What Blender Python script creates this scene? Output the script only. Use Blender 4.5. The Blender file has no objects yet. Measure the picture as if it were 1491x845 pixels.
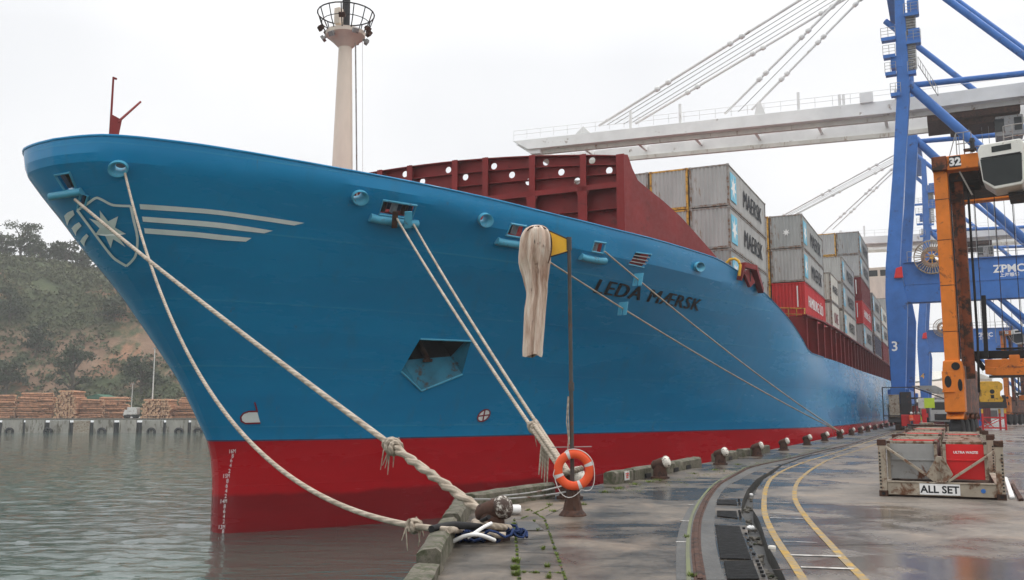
import bpy, bmesh, math, random, bisect
from mathutils import Vector, Matrix, noise
random.seed(7)
SC = bpy.context.scene
COL = SC.collection
# ------------------------------------------------------------------ camera
PW_, PH_, FOC = 1491., 845., 1350.
HZ = 600.
TH = math.atan((HZ - PH_ / 2) / FOC)
EYE = 1.77
cT, sT = math.cos(TH), math.sin(TH)
cam = bpy.data.objects.new('camera', bpy.data.cameras.new('camera'))
COL.objects.link(cam)
cam.location = (0, 0, EYE)
cam.rotation_euler = (math.radians(90) + TH, 0, 0)
cam.data.sensor_width = 36
cam.data.lens = FOC / PW_ * 36
cam.data.clip_start = 0.1
cam.data.clip_end = 6000
SC.camera = cam
# ------------------------------------------------------------------ world: overcast sky
W = bpy.data.worlds.new("World")
SC.world = W
W.use_nodes = True
nt = W.node_tree
nt.nodes.clear()
wo = nt.nodes.new('ShaderNodeOutputWorld')
bg = nt.nodes.new('ShaderNodeBackground')
bg.inputs['Strength'].default_value = 0.1
sky = nt.nodes.new('ShaderNodeTexSky')
sky.sky_type = 'NISHITA'
sky.sun_disc = False
SUN_EL, SUN_AZ = math.radians(58), math.radians(75)
sky.sun_elevation = SUN_EL
sky.sun_rotation = SUN_AZ
sky.dust_density = 6
tc = nt.nodes.new('ShaderNodeTexCoord')
cn = nt.nodes.new('ShaderNodeTexNoise')
cn.inputs['Scale'].default_value = 2.2
cn.inputs['Detail'].default_value = 3
cr_ = nt.nodes.new('ShaderNodeValToRGB')
cr_.color_ramp.elements[0].position = 0.3
cr_.color_ramp.elements[0].color = (7.9, 8.05, 8.3, 1)
cr_.color_ramp.elements[1].position = 0.7
cr_.color_ramp.elements[1].color = (9.7, 9.7, 9.75, 1)
mx = nt.nodes.new('ShaderNodeMix')
mx.data_type = 'RGBA'
mx.inputs[0].default_value = 0.93
nt.links.new(tc.outputs['Generated'], cn.inputs['Vector'])
nt.links.new(cn.outputs['Fac'], cr_.inputs['Fac'])
nt.links.new(sky.outputs['Color'], mx.inputs[6])
nt.links.new(cr_.outputs['Color'], mx.inputs[7])
# an overcast sky is brightest overhead
sep = nt.nodes.new('ShaderNodeSeparateXYZ')
nt.links.new(tc.outputs['Generated'], sep.inputs[0])
mr = nt.nodes.new('ShaderNodeMapRange')
mr.inputs['From Min'].default_value = 0.36; mr.inputs['From Max'].default_value = 1.0
mr.inputs['To Min'].default_value = 0.86; mr.inputs['To Max'].default_value = 2.0
nt.links.new(sep.outputs['Z'], mr.inputs['Value'])
vm = nt.nodes.new('ShaderNodeVectorMath'); vm.operation = 'SCALE'
nt.links.new(mx.outputs[2], vm.inputs[0]); nt.links.new(mr.outputs['Result'], vm.inputs['Scale'])
nt.links.new(vm.outputs[0], bg.inputs['Color'])
nt.links.new(bg.outputs['Background'], wo.inputs['Surface'])
sd = bpy.data.lights.new('sun', 'SUN')
sd.energy = 0.6
sd.angle = math.radians(25)
sd.color = (1.0, 0.96, 0.9)
sun = bpy.data.objects.new('sun', sd)
COL.objects.link(sun)
dv = Vector((math.sin(SUN_AZ) * math.cos(SUN_EL), math.cos(SUN_AZ) * math.cos(SUN_EL), math.sin(SUN_EL)))
sun.rotation_euler = dv.to_track_quat('Z', 'Y').to_euler()
sun.location = dv * 150
SC.view_settings.view_transform = 'Standard'
SC.view_settings.look = 'None'
SC.view_settings.exposure = 0.42
SC.view_settings.gamma = 1.0
SC.view_settings.use_curve_mapping = False
SC.render.engine = 'CYCLES'
SC.cycles.use_denoising = True
SC.cycles.max_bounces = 8
SC.cycles.volume_bounces = 2
SC.cycles.caustics_reflective = False
SC.cycles.caustics_refractive = False
HAZE = 0.0004

# ------------------------------------------------------------------ layout geometry
def ray(px, py):
    a = (px - PW_ / 2) / FOC
    b = (PH_ / 2 - py) / FOC
    return (a, cT - b * sT, sT + b * cT)
def G(px, py, z=0.):                      # ground point under a sight line
    d = ray(px, py); k = (z - EYE) / d[2]
    return Vector((d[0] * k, d[1] * k, z))
def D(px, py, Y):                         # point at a given distance
    d = ray(px, py); k = Y / d[1]
    return Vector((d[0] * k, Y, EYE + d[2] * k))
def proj(p):
    z = p[2] - EYE
    dep = p[1] * cT + z * sT; up = -p[1] * sT + z * cT
    return (PW_ / 2 + FOC * p[0] / dep, PH_ / 2 - FOC * up / dep)
YAW = math.radians(25.4)                  # quay and ship run along U, N points ashore
U = (math.sin(YAW), math.cos(YAW)); N = (math.cos(YAW), -math.sin(YAW))
O = G(306, 778, -3.0)                     # ship's stem at the waterline
def loc(p):
    x, y = p[0] - O[0], p[1] - O[1]
    return (x * U[0] + y * U[1], x * N[0] + y * N[1], p[2])
def wld(s, t, z):
    return Vector((O[0] + s * U[0] + t * N[0], O[1] + s * U[1] + t * N[1], z))
def rayt(px, py, t):
    d = ray(px, py); k = (t + O[0] * N[0] + O[1] * N[1]) / (d[0] * N[0] + d[1] * N[1])
    return loc((d[0] * k, d[1] * k, EYE + d[2] * k))
def rays(px, py, s):
    d = ray(px, py); k = (s + O[0] * U[0] + O[1] * U[1]) / (d[0] * U[0] + d[1] * U[1])
    return loc((d[0] * k, d[1] * k, EYE + d[2] * k))
def mono(tab):
    xs = [p[0] for p in tab]; ys = [p[1] for p in tab]; n = len(xs)
    d = [(ys[i + 1] - ys[i]) / (xs[i + 1] - xs[i]) for i in range(n - 1)]
    m = [d[0]] + [0 if d[i - 1] * d[i] <= 0 else 2 * d[i - 1] * d[i] / (d[i - 1] + d[i]) for i in range(1, n - 1)] + [d[-1]]
    def f(x):
        if x <= xs[0]: return ys[0]
        if x >= xs[-1]: return ys[-1]
        i = bisect.bisect_right(xs, x) - 1
        h = xs[i + 1] - xs[i]; u = (x - xs[i]) / h
        return ((2 * u**3 - 3 * u * u + 1) * ys[i] + (u**3 - 2 * u * u + u) * h * m[i]
                + (-2 * u**3 + 3 * u * u) * ys[i + 1] + (u**3 - u * u) * h * m[i + 1])
    return f
# hull lines: half breadths, stem profile, top edge
TT = mono([(0,0),(.1,1.0),(.4,2.0),(1.9,3.5),(3.9,4.85),(5.9,6.1),(7.7,7.2),(9.4,8.2),(12.3,9.7),(16,11.1),(18.7,11.95),(21.3,12.7),(23.5,13.35),(27.3,14.25),(31.5,15.1),(38,16.25),(44,17.1),(51,17.75),(59,18.05),(69,18.1),(90,18.1)])
TB = mono([(0,0),(.08,.3),(.3,.62),(1.,1.25),(5,3.8),(11,6.4),(19,9.2),(29,12.7),(35.4,14.8),(43,17.0),(50,17.8),(58,18.05),(68,18.1),(90,18.1)])
SS = mono([(-8,.1),(-6,.2),(-3,.39),(-1,.36),(-.3,.27),(.6,-.03),(1.2,-.40),(2,-.90),(3,-1.53),(4,-2.35),(5,-3.20),(6,-4.08),(7,-5.08),(8,-6.12),(8.7,-6.76),(9.5,-7.55),(10.2,-8.07),(10.8,-8.1)])
ZT = mono([(-12,10.8),(-6,10.8),(0,10.65),(4,10.5),(9,10.4),(16,10.4),(22.3,10.38),(25.7,10.07),(29.2,9.49),(32.6,8.85),(36.5,7.87),(39.1,7.07),(41.8,6.1),(42.6,6.02),(46.7,5.94),(64,5.96),(122,6.4),(270,6.5)])
ZK, ZB = 9.15, .6
ZKE = mono([(0,10.9),(4,10.7),(14,9.3),(18,9.15),(40,9.15)])
PWE = mono([(0,1.25),(6,1.3),(18,1.5),(40,1.5)])
def T(sp, z):
    if sp < 0: return -1
    if z <= ZB: return TB(sp)
    zk = ZKE(sp)
    if z >= zk: return TT(sp)
    w = ((z - ZB) / (zk - ZB))**PWE(sp)
    return (1 - w) * TB(sp) + w * TT(sp)
def hit(px, py):                          # where a sight line meets the hull: ship coordinates (s, t, z)
    d = ray(px, py)
    def f(k):
        q = loc((d[0] * k, d[1] * k, EYE + d[2] * k))
        sp = q[0] - SS(q[2])
        return abs(q[1]) - T(sp, q[2]) if sp >= 0 else 1
    k = 15.
    while f(k) > 0 and k < 300: k += .04
    a, b = k - .04, k
    for _ in range(30):
        m = (a + b) / 2
        if f(m) > 0: a = m
        else: b = m
    return loc((d[0] * b, d[1] * b, EYE + d[2] * b))
def hn(q):                                # outward hull normal in ship coordinates (s, t, z)
    s, t, z = q; e = .05; sg = 1 if t >= 0 else -1
    f = lambda s, z: T(max(.001, s - SS(z)), z)
    n = Vector((-(f(s + e, z) - f(s - e, z)) / (2 * e), 1, -(f(s, z + e) - f(s, z - e)) / (2 * e)))
    n.y *= sg
    return n.normalized()
def hull_side(s, z): return (s, T(s - SS(z), z), z)
def SL(q): return Vector((q[0], -q[1], q[2]))   # ship coordinates -> local space of the ship's empty

# ------------------------------------------------------------------ mesh helpers
class MB:
    def __init__(s): s.v = []; s.f = []; s.m = []
    def add(s, vs, fs, m=0):
        o = len(s.v); s.v += [tuple(p) for p in vs]
        for f in fs: s.f.append(tuple(i + o for i in f)); s.m.append(m)
        return s
    def box(s, c, size, m=0, rot=None):
        c = Vector(c); h = Vector(size) / 2
        vs = []
        for x, y, z in [(-1,-1,-1),(1,-1,-1),(1,1,-1),(-1,1,-1),(-1,-1,1),(1,-1,1),(1,1,1),(-1,1,1)]:
            p = Vector((x * h.x, y * h.y, z * h.z))
            if rot is not None: p = rot @ p
            vs.append(c + p)
        return s.add(vs, [(0,3,2,1),(4,5,6,7),(0,1,5,4),(1,2,6,5),(2,3,7,6),(3,0,4,7)], m)
    def beam(s, a, b, w, h, m=0, up=(0, 0, 1)):
        a, b = Vector(a), Vector(b); d = (b - a); L = d.length; d.normalize(); u = Vector(up)
        if abs(d.dot(u)) > .98: u = Vector((0, 1, 0))
        x = d.cross(u).normalized(); u = x.cross(d)
        return s.box((a + b) / 2, (w, L, h), m, Matrix((x, d, u)).transposed())
    def cyl(s, a, b, r0, r1=None, n=12, m=0, caps=True):
        r1 = r0 if r1 is None else r1
        a, b = Vector(a), Vector(b); d = (b - a).normalized()
        u = Vector((0, 0, 1)) if abs(d.z) < .9 else Vector((1, 0, 0))
        x = d.cross(u).normalized(); y = d.cross(x)
        vs = []
        for p, r in ((a, r0), (b, r1)):
            for i in range(n):
                t = 2 * math.pi * i / n
                vs.append(p + x * (r * math.cos(t)) + y * (r * math.sin(t)))
        fs = [(i, i + n, (i + 1) % n + n, (i + 1) % n) for i in range(n)]
        if caps: fs += [tuple(range(n)), tuple(range(2 * n - 1, n - 1, -1))]
        return s.add(vs, fs, m)
    def tube(s, pts, r, n=8, closed=False, m=0, caps=True):
        pts = [Vector(p) for p in pts]; k = len(pts)
        rs = r if isinstance(r, (list, tuple)) else [r] * k
        vs = []; prev = None
        for i, p in enumerate(pts):
            if closed: d = pts[(i + 1) % k] - pts[i - 1]
            else: d = pts[min(i + 1, k - 1)] - pts[max(i - 1, 0)]
            d = d.normalized()
            if prev is None:
                u = Vector((0, 0, 1)) if abs(d.z) < .9 else Vector((1, 0, 0))
                x = d.cross(u).normalized()
            else:
                x = (prev - d * prev.dot(d)).normalized()
            prev = x; y = d.cross(x)
            for j in range(n):
                t = 2 * math.pi * j / n
                vs.append(p + x * (rs[i] * math.cos(t)) + y * (rs[i] * math.sin(t)))
        fs = []
        for i in range(k if closed else k - 1):
            a, b = i * n, ((i + 1) % k) * n
            fs += [(a + j, a + (j + 1) % n, b + (j + 1) % n, b + j) for j in range(n)]
        if not closed and caps: fs += [tuple(range(n - 1, -1, -1)), tuple(range((k - 1) * n, k * n))]
        return s.add(vs, fs, m)
    def lathe(s, prof, c=(0, 0, 0), n=20, m=0, rot=None, sc=(1, 1)):
        c = Vector(c); vs = []
        for r, z in prof:
            for i in range(n):
                t = 2 * math.pi * i / n
                p = Vector((r * math.cos(t) * sc[0], r * math.sin(t) * sc[1], z))
                if rot is not None: p = rot @ p
                vs.append(c + p)
        fs = []
        for k in range(len(prof) - 1):
            fs += [(k * n + i, k * n + (i + 1) % n, (k + 1) * n + (i + 1) % n, (k + 1) * n + i) for i in range(n)]
        fs += [tuple(range(n - 1, -1, -1)), tuple(range((len(prof) - 1) * n, len(prof) * n))]
        return s.add(vs, fs, m)
    def prism(s, loop, off, m=0):
        k = len(loop); off = Vector(off)
        vs = [Vector(p) for p in loop] + [Vector(p) + off for p in loop]
        fs = [tuple(range(k)), tuple(range(2 * k - 1, k - 1, -1))] + [(i, i + k, (i + 1) % k + k, (i + 1) % k) for i in range(k)]
        return s.add(vs, fs, m)
    def grid(s, rows, m=0):
        nr, ncol = len(rows), len(rows[0])
        fs = [(i * ncol + j, i * ncol + j + 1, (i + 1) * ncol + j + 1, (i + 1) * ncol + j) for i in range(nr - 1) for j in range(ncol - 1)]
        return s.add([p for r in rows for p in r], fs, m)
    def build(s, name, mats, parent=None, smooth=None, bevel=0, at=None, fix=True):
        me = bpy.data.meshes.new(name)
        me.from_pydata(s.v, [], s.f)
        if not isinstance(mats, (list, tuple)): mats = [mats]
        for mt in mats: me.materials.append(mt)
        if len(mats) > 1: me.polygons.foreach_set('material_index', s.m)
        if fix:
            b = bmesh.new(); b.from_mesh(me)
            bmesh.ops.recalc_face_normals(b, faces=b.faces); b.to_mesh(me); b.free()
        if smooth is not None:
            me.polygons.foreach_set('use_smooth', [True] * len(me.polygons))
            me.set_sharp_from_angle(angle=math.radians(smooth))
        me.update()
        o = bpy.data.objects.new(name, me)
        COL.objects.link(o)
        if parent is not None: o.parent = parent
        if at is not None: o.location = at
        if bevel:
            md = o.modifiers.new('Bevel', 'BEVEL'); md.width = bevel; md.segments = 2; md.limit_method = 'ANGLE'
        return o
def tag(o, label, cat, group=None, kind=None):
    if label: o['label'] = label
    if cat: o['category'] = cat
    if group: o['group'] = group
    if kind: o['kind'] = kind
    return o
def structure(o): o['kind'] = 'structure'; return o
def thing(name, label, cat, at=(0, 0, 0), rz=0, group=None):
    o = bpy.data.objects.new(name, None); COL.objects.link(o)
    o.location = at; o.rotation_euler = (0, 0, rz)
    return tag(o, label, cat, group)
def copy_tree(o, parent=None):
    c = o.copy(); COL.objects.link(c)
    if parent is not None: c.parent = parent
    for ch in list(o.children): copy_tree(ch, c)
    return c
_fonts = {}
def text_mesh(txt, size=1.0, shear=0.0, bold=0.0, ext=0.0, spacing=1.0, align='CENTER'):
    k = (txt, size, shear, bold, ext, spacing, align)
    if k in _fonts: return _fonts[k]
    cu = bpy.data.curves.new('lettering', 'FONT')
    cu.body = txt; cu.size = size; cu.shear = shear; cu.offset = bold; cu.extrude = ext
    cu.space_character = spacing; cu.align_x = align; cu.resolution_u = 3
    o = bpy.data.objects.new('lettering', cu); COL.objects.link(o)
    dg = bpy.context.evaluated_depsgraph_get(); dg.update()
    me = bpy.data.meshes.new_from_object(o.evaluated_get(dg))
    bpy.data.objects.remove(o); bpy.data.curves.remove(cu)
    me.name = 'lettering'
    _fonts[k] = me
    return me
def text_obj(name, txt, m, parent, mat4, **kw):
    me = text_mesh(txt, **kw).copy()
    me.materials.clear(); me.materials.append(m)
    me.transform(mat4)
    o = bpy.data.objects.new(name, me); COL.objects.link(o); o.parent = parent
    return o

# ------------------------------------------------------------------ materials
def nd(t, ty, **kw):
    n = t.nodes.new(ty)
    for k, v in kw.items():
        if k in n.inputs: n.inputs[k].default_value = v
        else: setattr(n, k, v)
    return n
def ramp(t, fac, stops):
    r = t.nodes.new('ShaderNodeValToRGB')
    e = r.color_ramp.elements
    while len(e) < len(stops): e.new(.5)
    for i, (p, c) in enumerate(stops):
        e[i].position = p
        e[i].color = (c, c, c, 1) if not isinstance(c, tuple) else (*c, 1)
    t.links.new(fac, r.inputs['Fac'])
    return r.outputs['Color']
def mixc(t, fac, a, b, mode='MIX'):
    m = t.nodes.new('ShaderNodeMix'); m.data_type = 'RGBA'; m.blend_type = mode
    for sock, v in ((m.inputs[0], fac), (m.inputs[6], a), (m.inputs[7], b)):
        if hasattr(v, 'is_output'): t.links.new(v, sock)
        elif isinstance(v, tuple): sock.default_value = (*v, 1) if len(v) == 3 else v
        else: sock.default_value = v
    return m.outputs[2]
def math_(t, op, a, b=0.0):
    m = t.nodes.new('ShaderNodeMath'); m.operation = op
    for sock, v in ((m.inputs[0], a), (m.inputs[1], b)):
        if hasattr(v, 'is_output'): t.links.new(v, sock)
        else: sock.default_value = v
    return m.outputs[0]
def new_mat(name):
    m = bpy.data.materials.new(name); m.use_nodes = True
    t = m.node_tree; b = t.nodes['Principled BSDF']
    return m, t, b
def coords(t, sc=(1, 1, 1), kind='Object'):
    c = t.nodes.new('ShaderNodeTexCoord'); mp = t.nodes.new('ShaderNodeMapping')
    mp.inputs['Scale'].default_value = sc
    t.links.new(c.outputs[kind], mp.inputs['Vector'])
    return mp.outputs['Vector']
def noise_(t, vec, scale, detail=4, rough=.55, dist=0.):
    n = nd(t, 'ShaderNodeTexNoise', Scale=scale, Detail=detail, Roughness=rough, Distortion=dist)
    t.links.new(vec, n.inputs['Vector'])
    return n.outputs['Fac']
def bump(t, b, h, strength=.3, dist=.02):
    n = nd(t, 'ShaderNodeBump', Strength=strength, Distance=dist)
    t.links.new(h, n.inputs['Height']); t.links.new(n.outputs['Normal'], b.inputs['Normal'])
def paint(name, col, rough=.5, var=.25, rust=0., rustcol=(.11, .04, .018), scale=1.5, metal=0., streak=1., bmp=.15):
    m, t, b = new_mat(name)
    v = coords(t, (1, 1, streak))
    n1 = noise_(t, v, scale, 6, .6)
    dark = tuple(c * (1 - var) for c in col); lite = tuple(min(1, c * (1 + var * .5)) for c in col)
    c = ramp(t, n1, [(.3, dark), (.7, lite)])
    n2 = noise_(t, v, scale * 7, 5, .65)
    if rust > 0:
        n3 = noise_(t, v, scale * 1.7, 8, .7, .3)
        c = mixc(t, ramp(t, n3, [(.62 - rust * .3, 0.), (.7 - rust * .25, 1.)]), c, rustcol)
    t.links.new(c, b.inputs['Base Color'])
    t.links.new(ramp(t, n2, [(.3, max(.02, rough - .12)), (.7, min(1, rough + .15))]), b.inputs['Roughness'])
    b.inputs['Metallic'].default_value = metal
    b.inputs['Specular IOR Level'].default_value = .28
    if bmp: bump(t, b, n2, bmp, .01)
    return m
M = {}
M['white'] = paint('white_paint', (.62, .61, .58), .5, .2, .12)
M['mast_white'] = paint('cream_white_paint', (.70, .60, .50), .5, .12, .0, streak=.3)
M['wharf_panel'] = paint('stained_wharf_panel', (.34, .32, .28), .8, .3, .35, (.10, .085, .06), .5, streak=.3)
M['boom_white'] = paint('crane_white', (.80, .80, .78), .5, .14, .02, (.22, .15, .10), .35)
M['dark'] = paint('dark_steel', (.03, .03, .032), .6, .4, .2)
M['black'] = paint('black_rubber', (.015, .015, .016), .7, .4)
M['blackpaint'] = paint('black_lettering', (.012, .014, .018), .6, .2)
M['crane_blue'] = paint('crane_blue', (.035, .15, .46), .45, .22, .1, (.03, .05, .12), .6)
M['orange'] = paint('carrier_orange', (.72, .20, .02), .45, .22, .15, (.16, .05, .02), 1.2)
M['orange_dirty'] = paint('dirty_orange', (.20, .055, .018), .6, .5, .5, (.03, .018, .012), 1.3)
M['yellow'] = paint('machine_yellow', (.72, .40, .03), .5, .25, .2)
M['redsteel'] = paint('deck_red', (.21, .016, .015), .5, .25, .1, (.10, .012, .010), .5)
M['redpaint'] = paint('bright_red', (.62, .018, .02), .4, .2, .1, (.2, .05, .03), 1.0)
M['rust'] = paint('rusty_steel', (.075, .035, .022), .75, .5, .4, (.025, .014, .011), 3)
M['rustpale'] = paint('rust_streaked_beige', (.36, .31, .24), .6, .3, .36, (.13, .06, .03), 2.2)
M['grey_steel'] = paint('grey_galvanised', (.30, .30, .29), .5, .25, .2)
M['cont_grey'] = paint('container_grey', (.42, .42, .405), .5, .2, .05, (.24, .17, .11), .8, streak=.35)
M['cont_grey2'] = paint('container_dull_grey', (.35, .36, .35), .55, .2, .06, (.2, .14, .09), .8, streak=.35)
M['cont_pale'] = paint('container_pale', (.62, .60, .54), .5, .14, .12, (.26, .17, .1), .9, streak=.35)
M['cont_red'] = paint('container_red', (.52, .028, .03), .5, .2, .08, (.2, .03, .02), .9, streak=.35)
M['cont_maroon'] = paint('container_maroon', (.17, .02, .022), .55, .2, .08, streak=.35)
M['cont_dark'] = paint('container_dark_blue', (.05, .05, .08), .55, .2, .1, streak=.35)
M['cont_frame'] = paint('container_frame', (.30, .29, .27), .55, .3, .42, (.17, .09, .05), 1.6)
M['amber'] = paint('amber_marking', (.62, .34, .06), .5, .3, .35, (.2, .1, .04), 2)
M['star_blue'] = paint('pale_blue_marking', (.16, .50, .66), .5, .1)
M['hullmark'] = paint('pale_grey_marking', (.74, .76, .73), .5, .1)
M['hullwhite'] = paint('white_marking', (.8, .8, .78), .5, .1)
M['hullred'] = paint('dark_red_marking', (.22, .01, .02), .5, .1)
M['fair_blue'] = paint('fairlead_light_blue', (.08, .36, .52), .4, .15, .05)
M['glass'] = paint('dark_glass', (.02, .025, .025), .08, .2, bmp=0)
M['lifering'] = paint('lifebuoy_orange', (.78, .10, .03), .5, .12)
M['reflect'] = paint('reflective_band', (.6, .6, .58), .4, .1)
M['hivis'] = paint('hi_vis_yellow', (.55, .72, .05), .7, .1)
M['navy'] = paint('navy_cloth', (.02, .03, .07), .8, .3)
M['skin'] = paint('skin', (.45, .28, .2), .6, .1)
M['concrete_dark'] = paint('weathered_concrete', (.17, .155, .13), .75, .4, .3, (.05, .06, .035), 2.5, bmp=.5)
M['timber'] = paint('weathered_timber', (.15, .135, .105), .8, .5, .5, (.06, .065, .035), 3.5, bmp=.9)
M['net'] = paint('blue_net', (.012, .03, .10), .8, .4, scale=9)
M['woodlog'] = paint('stacked_log_wood', (.46, .23, .13), .8, .45, .3, (.14, .08, .05), 1.2, bmp=.4)
M['logend'] = paint('log_end_wood', (.58, .36, .22), .8, .3, .2, (.2, .1, .06), 2)

def mat_hull():
    m, t, b = new_mat('ship_hull_paint')
    v = coords(t)
    c = t.nodes.new('ShaderNodeTexCoord'); sp = t.nodes.new('ShaderNodeSeparateXYZ')
    t.links.new(c.outputs['Object'], sp.inputs[0])
    z = sp.outputs['Z']; x = sp.outputs['X']
    vs = coords(t, (.25, .25, 1.2))
    n1 = noise_(t, vs, .55, 6, .6)
    vst = coords(t, (1.2, 1.2, .06))
    n2 = noise_(t, vst, 1.1, 5, .6)
    # welded strakes: low ridges along and across the plating
    def seam(src, pitch, wid):
        fr = math_(t, 'FRACT', math_(t, 'DIVIDE', src, pitch))
        return math_(t, 'LESS_THAN', math_(t, 'ABSOLUTE', math_(t, 'SUBTRACT', fr, .5)), wid)
    blue = ramp(t, n1, [(.3, (.0008, .178, .385)), (.7, (.002, .225, .455))])
    streak = ramp(t, n2, [(.56, 0.), (.75, .35)])
    blue = mixc(t, streak, blue, (.03, .15, .24))
    blue = mixc(t, math_(t, 'MULTIPLY', seam(z, 2.35, .010), ramp(t, n1, [(.4, 0.), (.6, .5)])), blue, (.06, .30, .46))
    rs = noise_(t, coords(t, (2.2, 2.2, .10)), 1.3, 6, .7)
    blue = mixc(t, math_(t, 'MULTIPLY', ramp(t, rs, [(.63, 0.), (.73, .7)]), ramp(t, noise_(t, coords(t), .35, 3), [(.48, 0.), (.58, 1.)])), blue, (.10, .055, .035))
    # soot-dark scuffs where fenders and tugs rub on the flat side
    scn = noise_(t, coords(t, (.12, .12, .5)), 1.0, 5, .65)
    rub = math_(t, 'MULTIPLY', ramp(t, scn, [(.5, 0.), (.66, .7)]), ramp(t, math_(t, 'MULTIPLY', x, .01), [(.85, 0.), (.95, 1.)]))
    blue = mixc(t, rub, blue, (.05, .07, .09))
    red = ramp(t, n1, [(.3, (.36, .0008, .005)), (.7, (.45, .001, .008))])
    red = mixc(t, ramp(t, noise_(t, coords(t, (.4, .4, 1.6)), 2.2, 7, .72, .5), [(.60, 0.), (.72, .45)]), red, (.22, .01, .015))
    red = mixc(t, ramp(t, noise_(t, coords(t, (.25, .25, 2.)), 3.1, 6, .7), [(.66, 0.), (.74, .35)]), red, (.55, .10, .10))
    redwet = ramp(t, n1, [(.3, (.17, .003, .006)), (.7, (.25, .004, .009))])
    wl = math_(t, 'ADD', z, math_(t, 'MULTIPLY', noise_(t, coords(t, (.3, .3, .3)), 1.5, 4), .5))
    red = mixc(t, ramp(t, math_(t, 'ADD', math_(t, 'MULTIPLY', wl, .1), .5), [(.362, 1.), (.378, 0.)]), red, redwet)
    isred = math_(t, 'LESS_THAN', z, ZB)
    col = mixc(t, isred, blue, red)
    line = math_(t, 'MULTIPLY', math_(t, 'LESS_THAN', z, ZB + .06), math_(t, 'GREATER_THAN', z, ZB))
    col = mixc(t, line, col, (.04, .05, .11))
    t.links.new(col, b.inputs['Base Color'])
    t.links.new(ramp(t, n1, [(.3, .2), (.7, .32)]), b.inputs['Roughness'])
    b.inputs['Specular IOR Level'].default_value = .3
    h = math_(t, 'MAXIMUM', seam(z, 2.35, .012), math_(t, 'MULTIPLY', seam(x, 8.2, .003), .7))
    h = math_(t, 'ADD', math_(t, 'MULTIPLY', h, .3), math_(t, 'MULTIPLY', noise_(t, coords(t, (.5, .5, .5)), .7, 2), .7))
    h = math_(t, 'ADD', h, math_(t, 'MULTIPLY', math_(t, 'SINE', math_(t, 'MULTIPLY', x, 7.6)), .05))
    bump(t, b, h, .6, .05)
    return m
M['hull'] = mat_hull()
def mat_wet_concrete(name, base, dark, wetlo, wethi, tint=(.20, .17, .15), wr=.2):
    m, t, b = new_mat(name)
    v = coords(t, (1, 1, 1))
    big = noise_(t, v, .16, 6, .6, .6)
    mid = noise_(t, v, .9, 6, .62, .4)
    fine = noise_(t, v, 9, 6, .7)
    vx = nd(t, 'ShaderNodeTexVoronoi', Scale=55.)
    t.links.new(v, vx.inputs['Vector'])
    c = mixc(t, ramp(t, mid, [(.32, 0.), (.68, 1.)]), dark, base)
    c = mixc(t, ramp(t, noise_(t, coords(t, (.5, 1.4, 1)), .55, 7, .68, 1.2), [(.55, 0.), (.70, .75)]), c, tuple(x * .5 for x in dark))
    c = mixc(t, ramp(t, fine, [(.35, .45), (.65, 0.)]), c, tuple(x * .55 for x in dark))
    c = mixc(t, ramp(t, noise_(t, v, .45, 5, .6, .8), [(.52, 0.), (.68, .7)]), c, tint)
    c = mixc(t, ramp(t, vx.outputs['Distance'], [(.02, .35), (.12, 0.)]), c, (.32, .30, .27))
    ck = math_(t, 'ABSOLUTE', math_(t, 'SUBTRACT', noise_(t, v, .55, 5, .62, .35), .5))
    ck2 = noise_(t, v, .23, 2)
    c = mixc(t, math_(t, 'MULTIPLY', ramp(t, ck, [(.0, .85), (.0035, 0.)]), ramp(t, ck2, [(.5, 0.), (.56, 1.)])), c, (.03, .028, .025))
    grit = noise_(t, v, 60, 3, .7)
    c = mixc(t, ramp(t, grit, [(.30, .5), (.42, 0.)]), c, tuple(x * .35 for x in dark))
    c = mixc(t, ramp(t, grit, [(.62, 0.), (.72, .45)]), c, (.42, .39, .35))
    wet = ramp(t, math_(t, 'ADD', math_(t, 'MULTIPLY', big, .75), math_(t, 'MULTIPLY', mid, .25)), [(wetlo, 1.), (wethi, 0.)])
    c = mixc(t, math_(t, 'MULTIPLY', wet, .55), c, tuple(x * .35 for x in dark))
    t.links.new(c, b.inputs['Base Color'])
    rdry = ramp(t, fine, [(.3, .45), (.7, .7)])
    t.links.new(mixc(t, wet, rdry, (wr, wr, wr)), b.inputs['Roughness'])
    hgt = math_(t, 'MULTIPLY', math_(t, 'ADD', fine, math_(t, 'MULTIPLY', mid, 1.5)), math_(t, 'SUBTRACT', 1.05, wet))
    bump(t, b, hgt, .35, .02)
    return m
M['ground'] = mat_wet_concrete('wet_quay_concrete', (.20, .163, .125), (.06, .051, .04), .44, .56, (.24, .17, .115), .2)
M['road'] = mat_wet_concrete('wet_roadway', (.24, .20, .162), (.12, .103, .086), .45, .58, (.26, .19, .135), .15)
M['slate'] = mat_wet_concrete('wet_slate_strip', (.10, .097, .09), (.05, .05, .047), .36, .46, (.12, .105, .085), .3)
M['pad'] = mat_wet_concrete('black_pad', (.012, .012, .012), (.006, .006, .006), .1, .2, (.02, .02, .02), .5)
M['lineyellow'] = paint('worn_yellow_line', (.42, .25, .03), .4, .3, .62, (.24, .19, .12), 2.5)
M['linewhite'] = paint('worn_white_line', (.58, .56, .52), .4, .3, .5, (.24, .21, .18), 3)
M['pad'].node_tree.nodes['Principled BSDF'].inputs['Specular IOR Level'].default_value = .06
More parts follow.
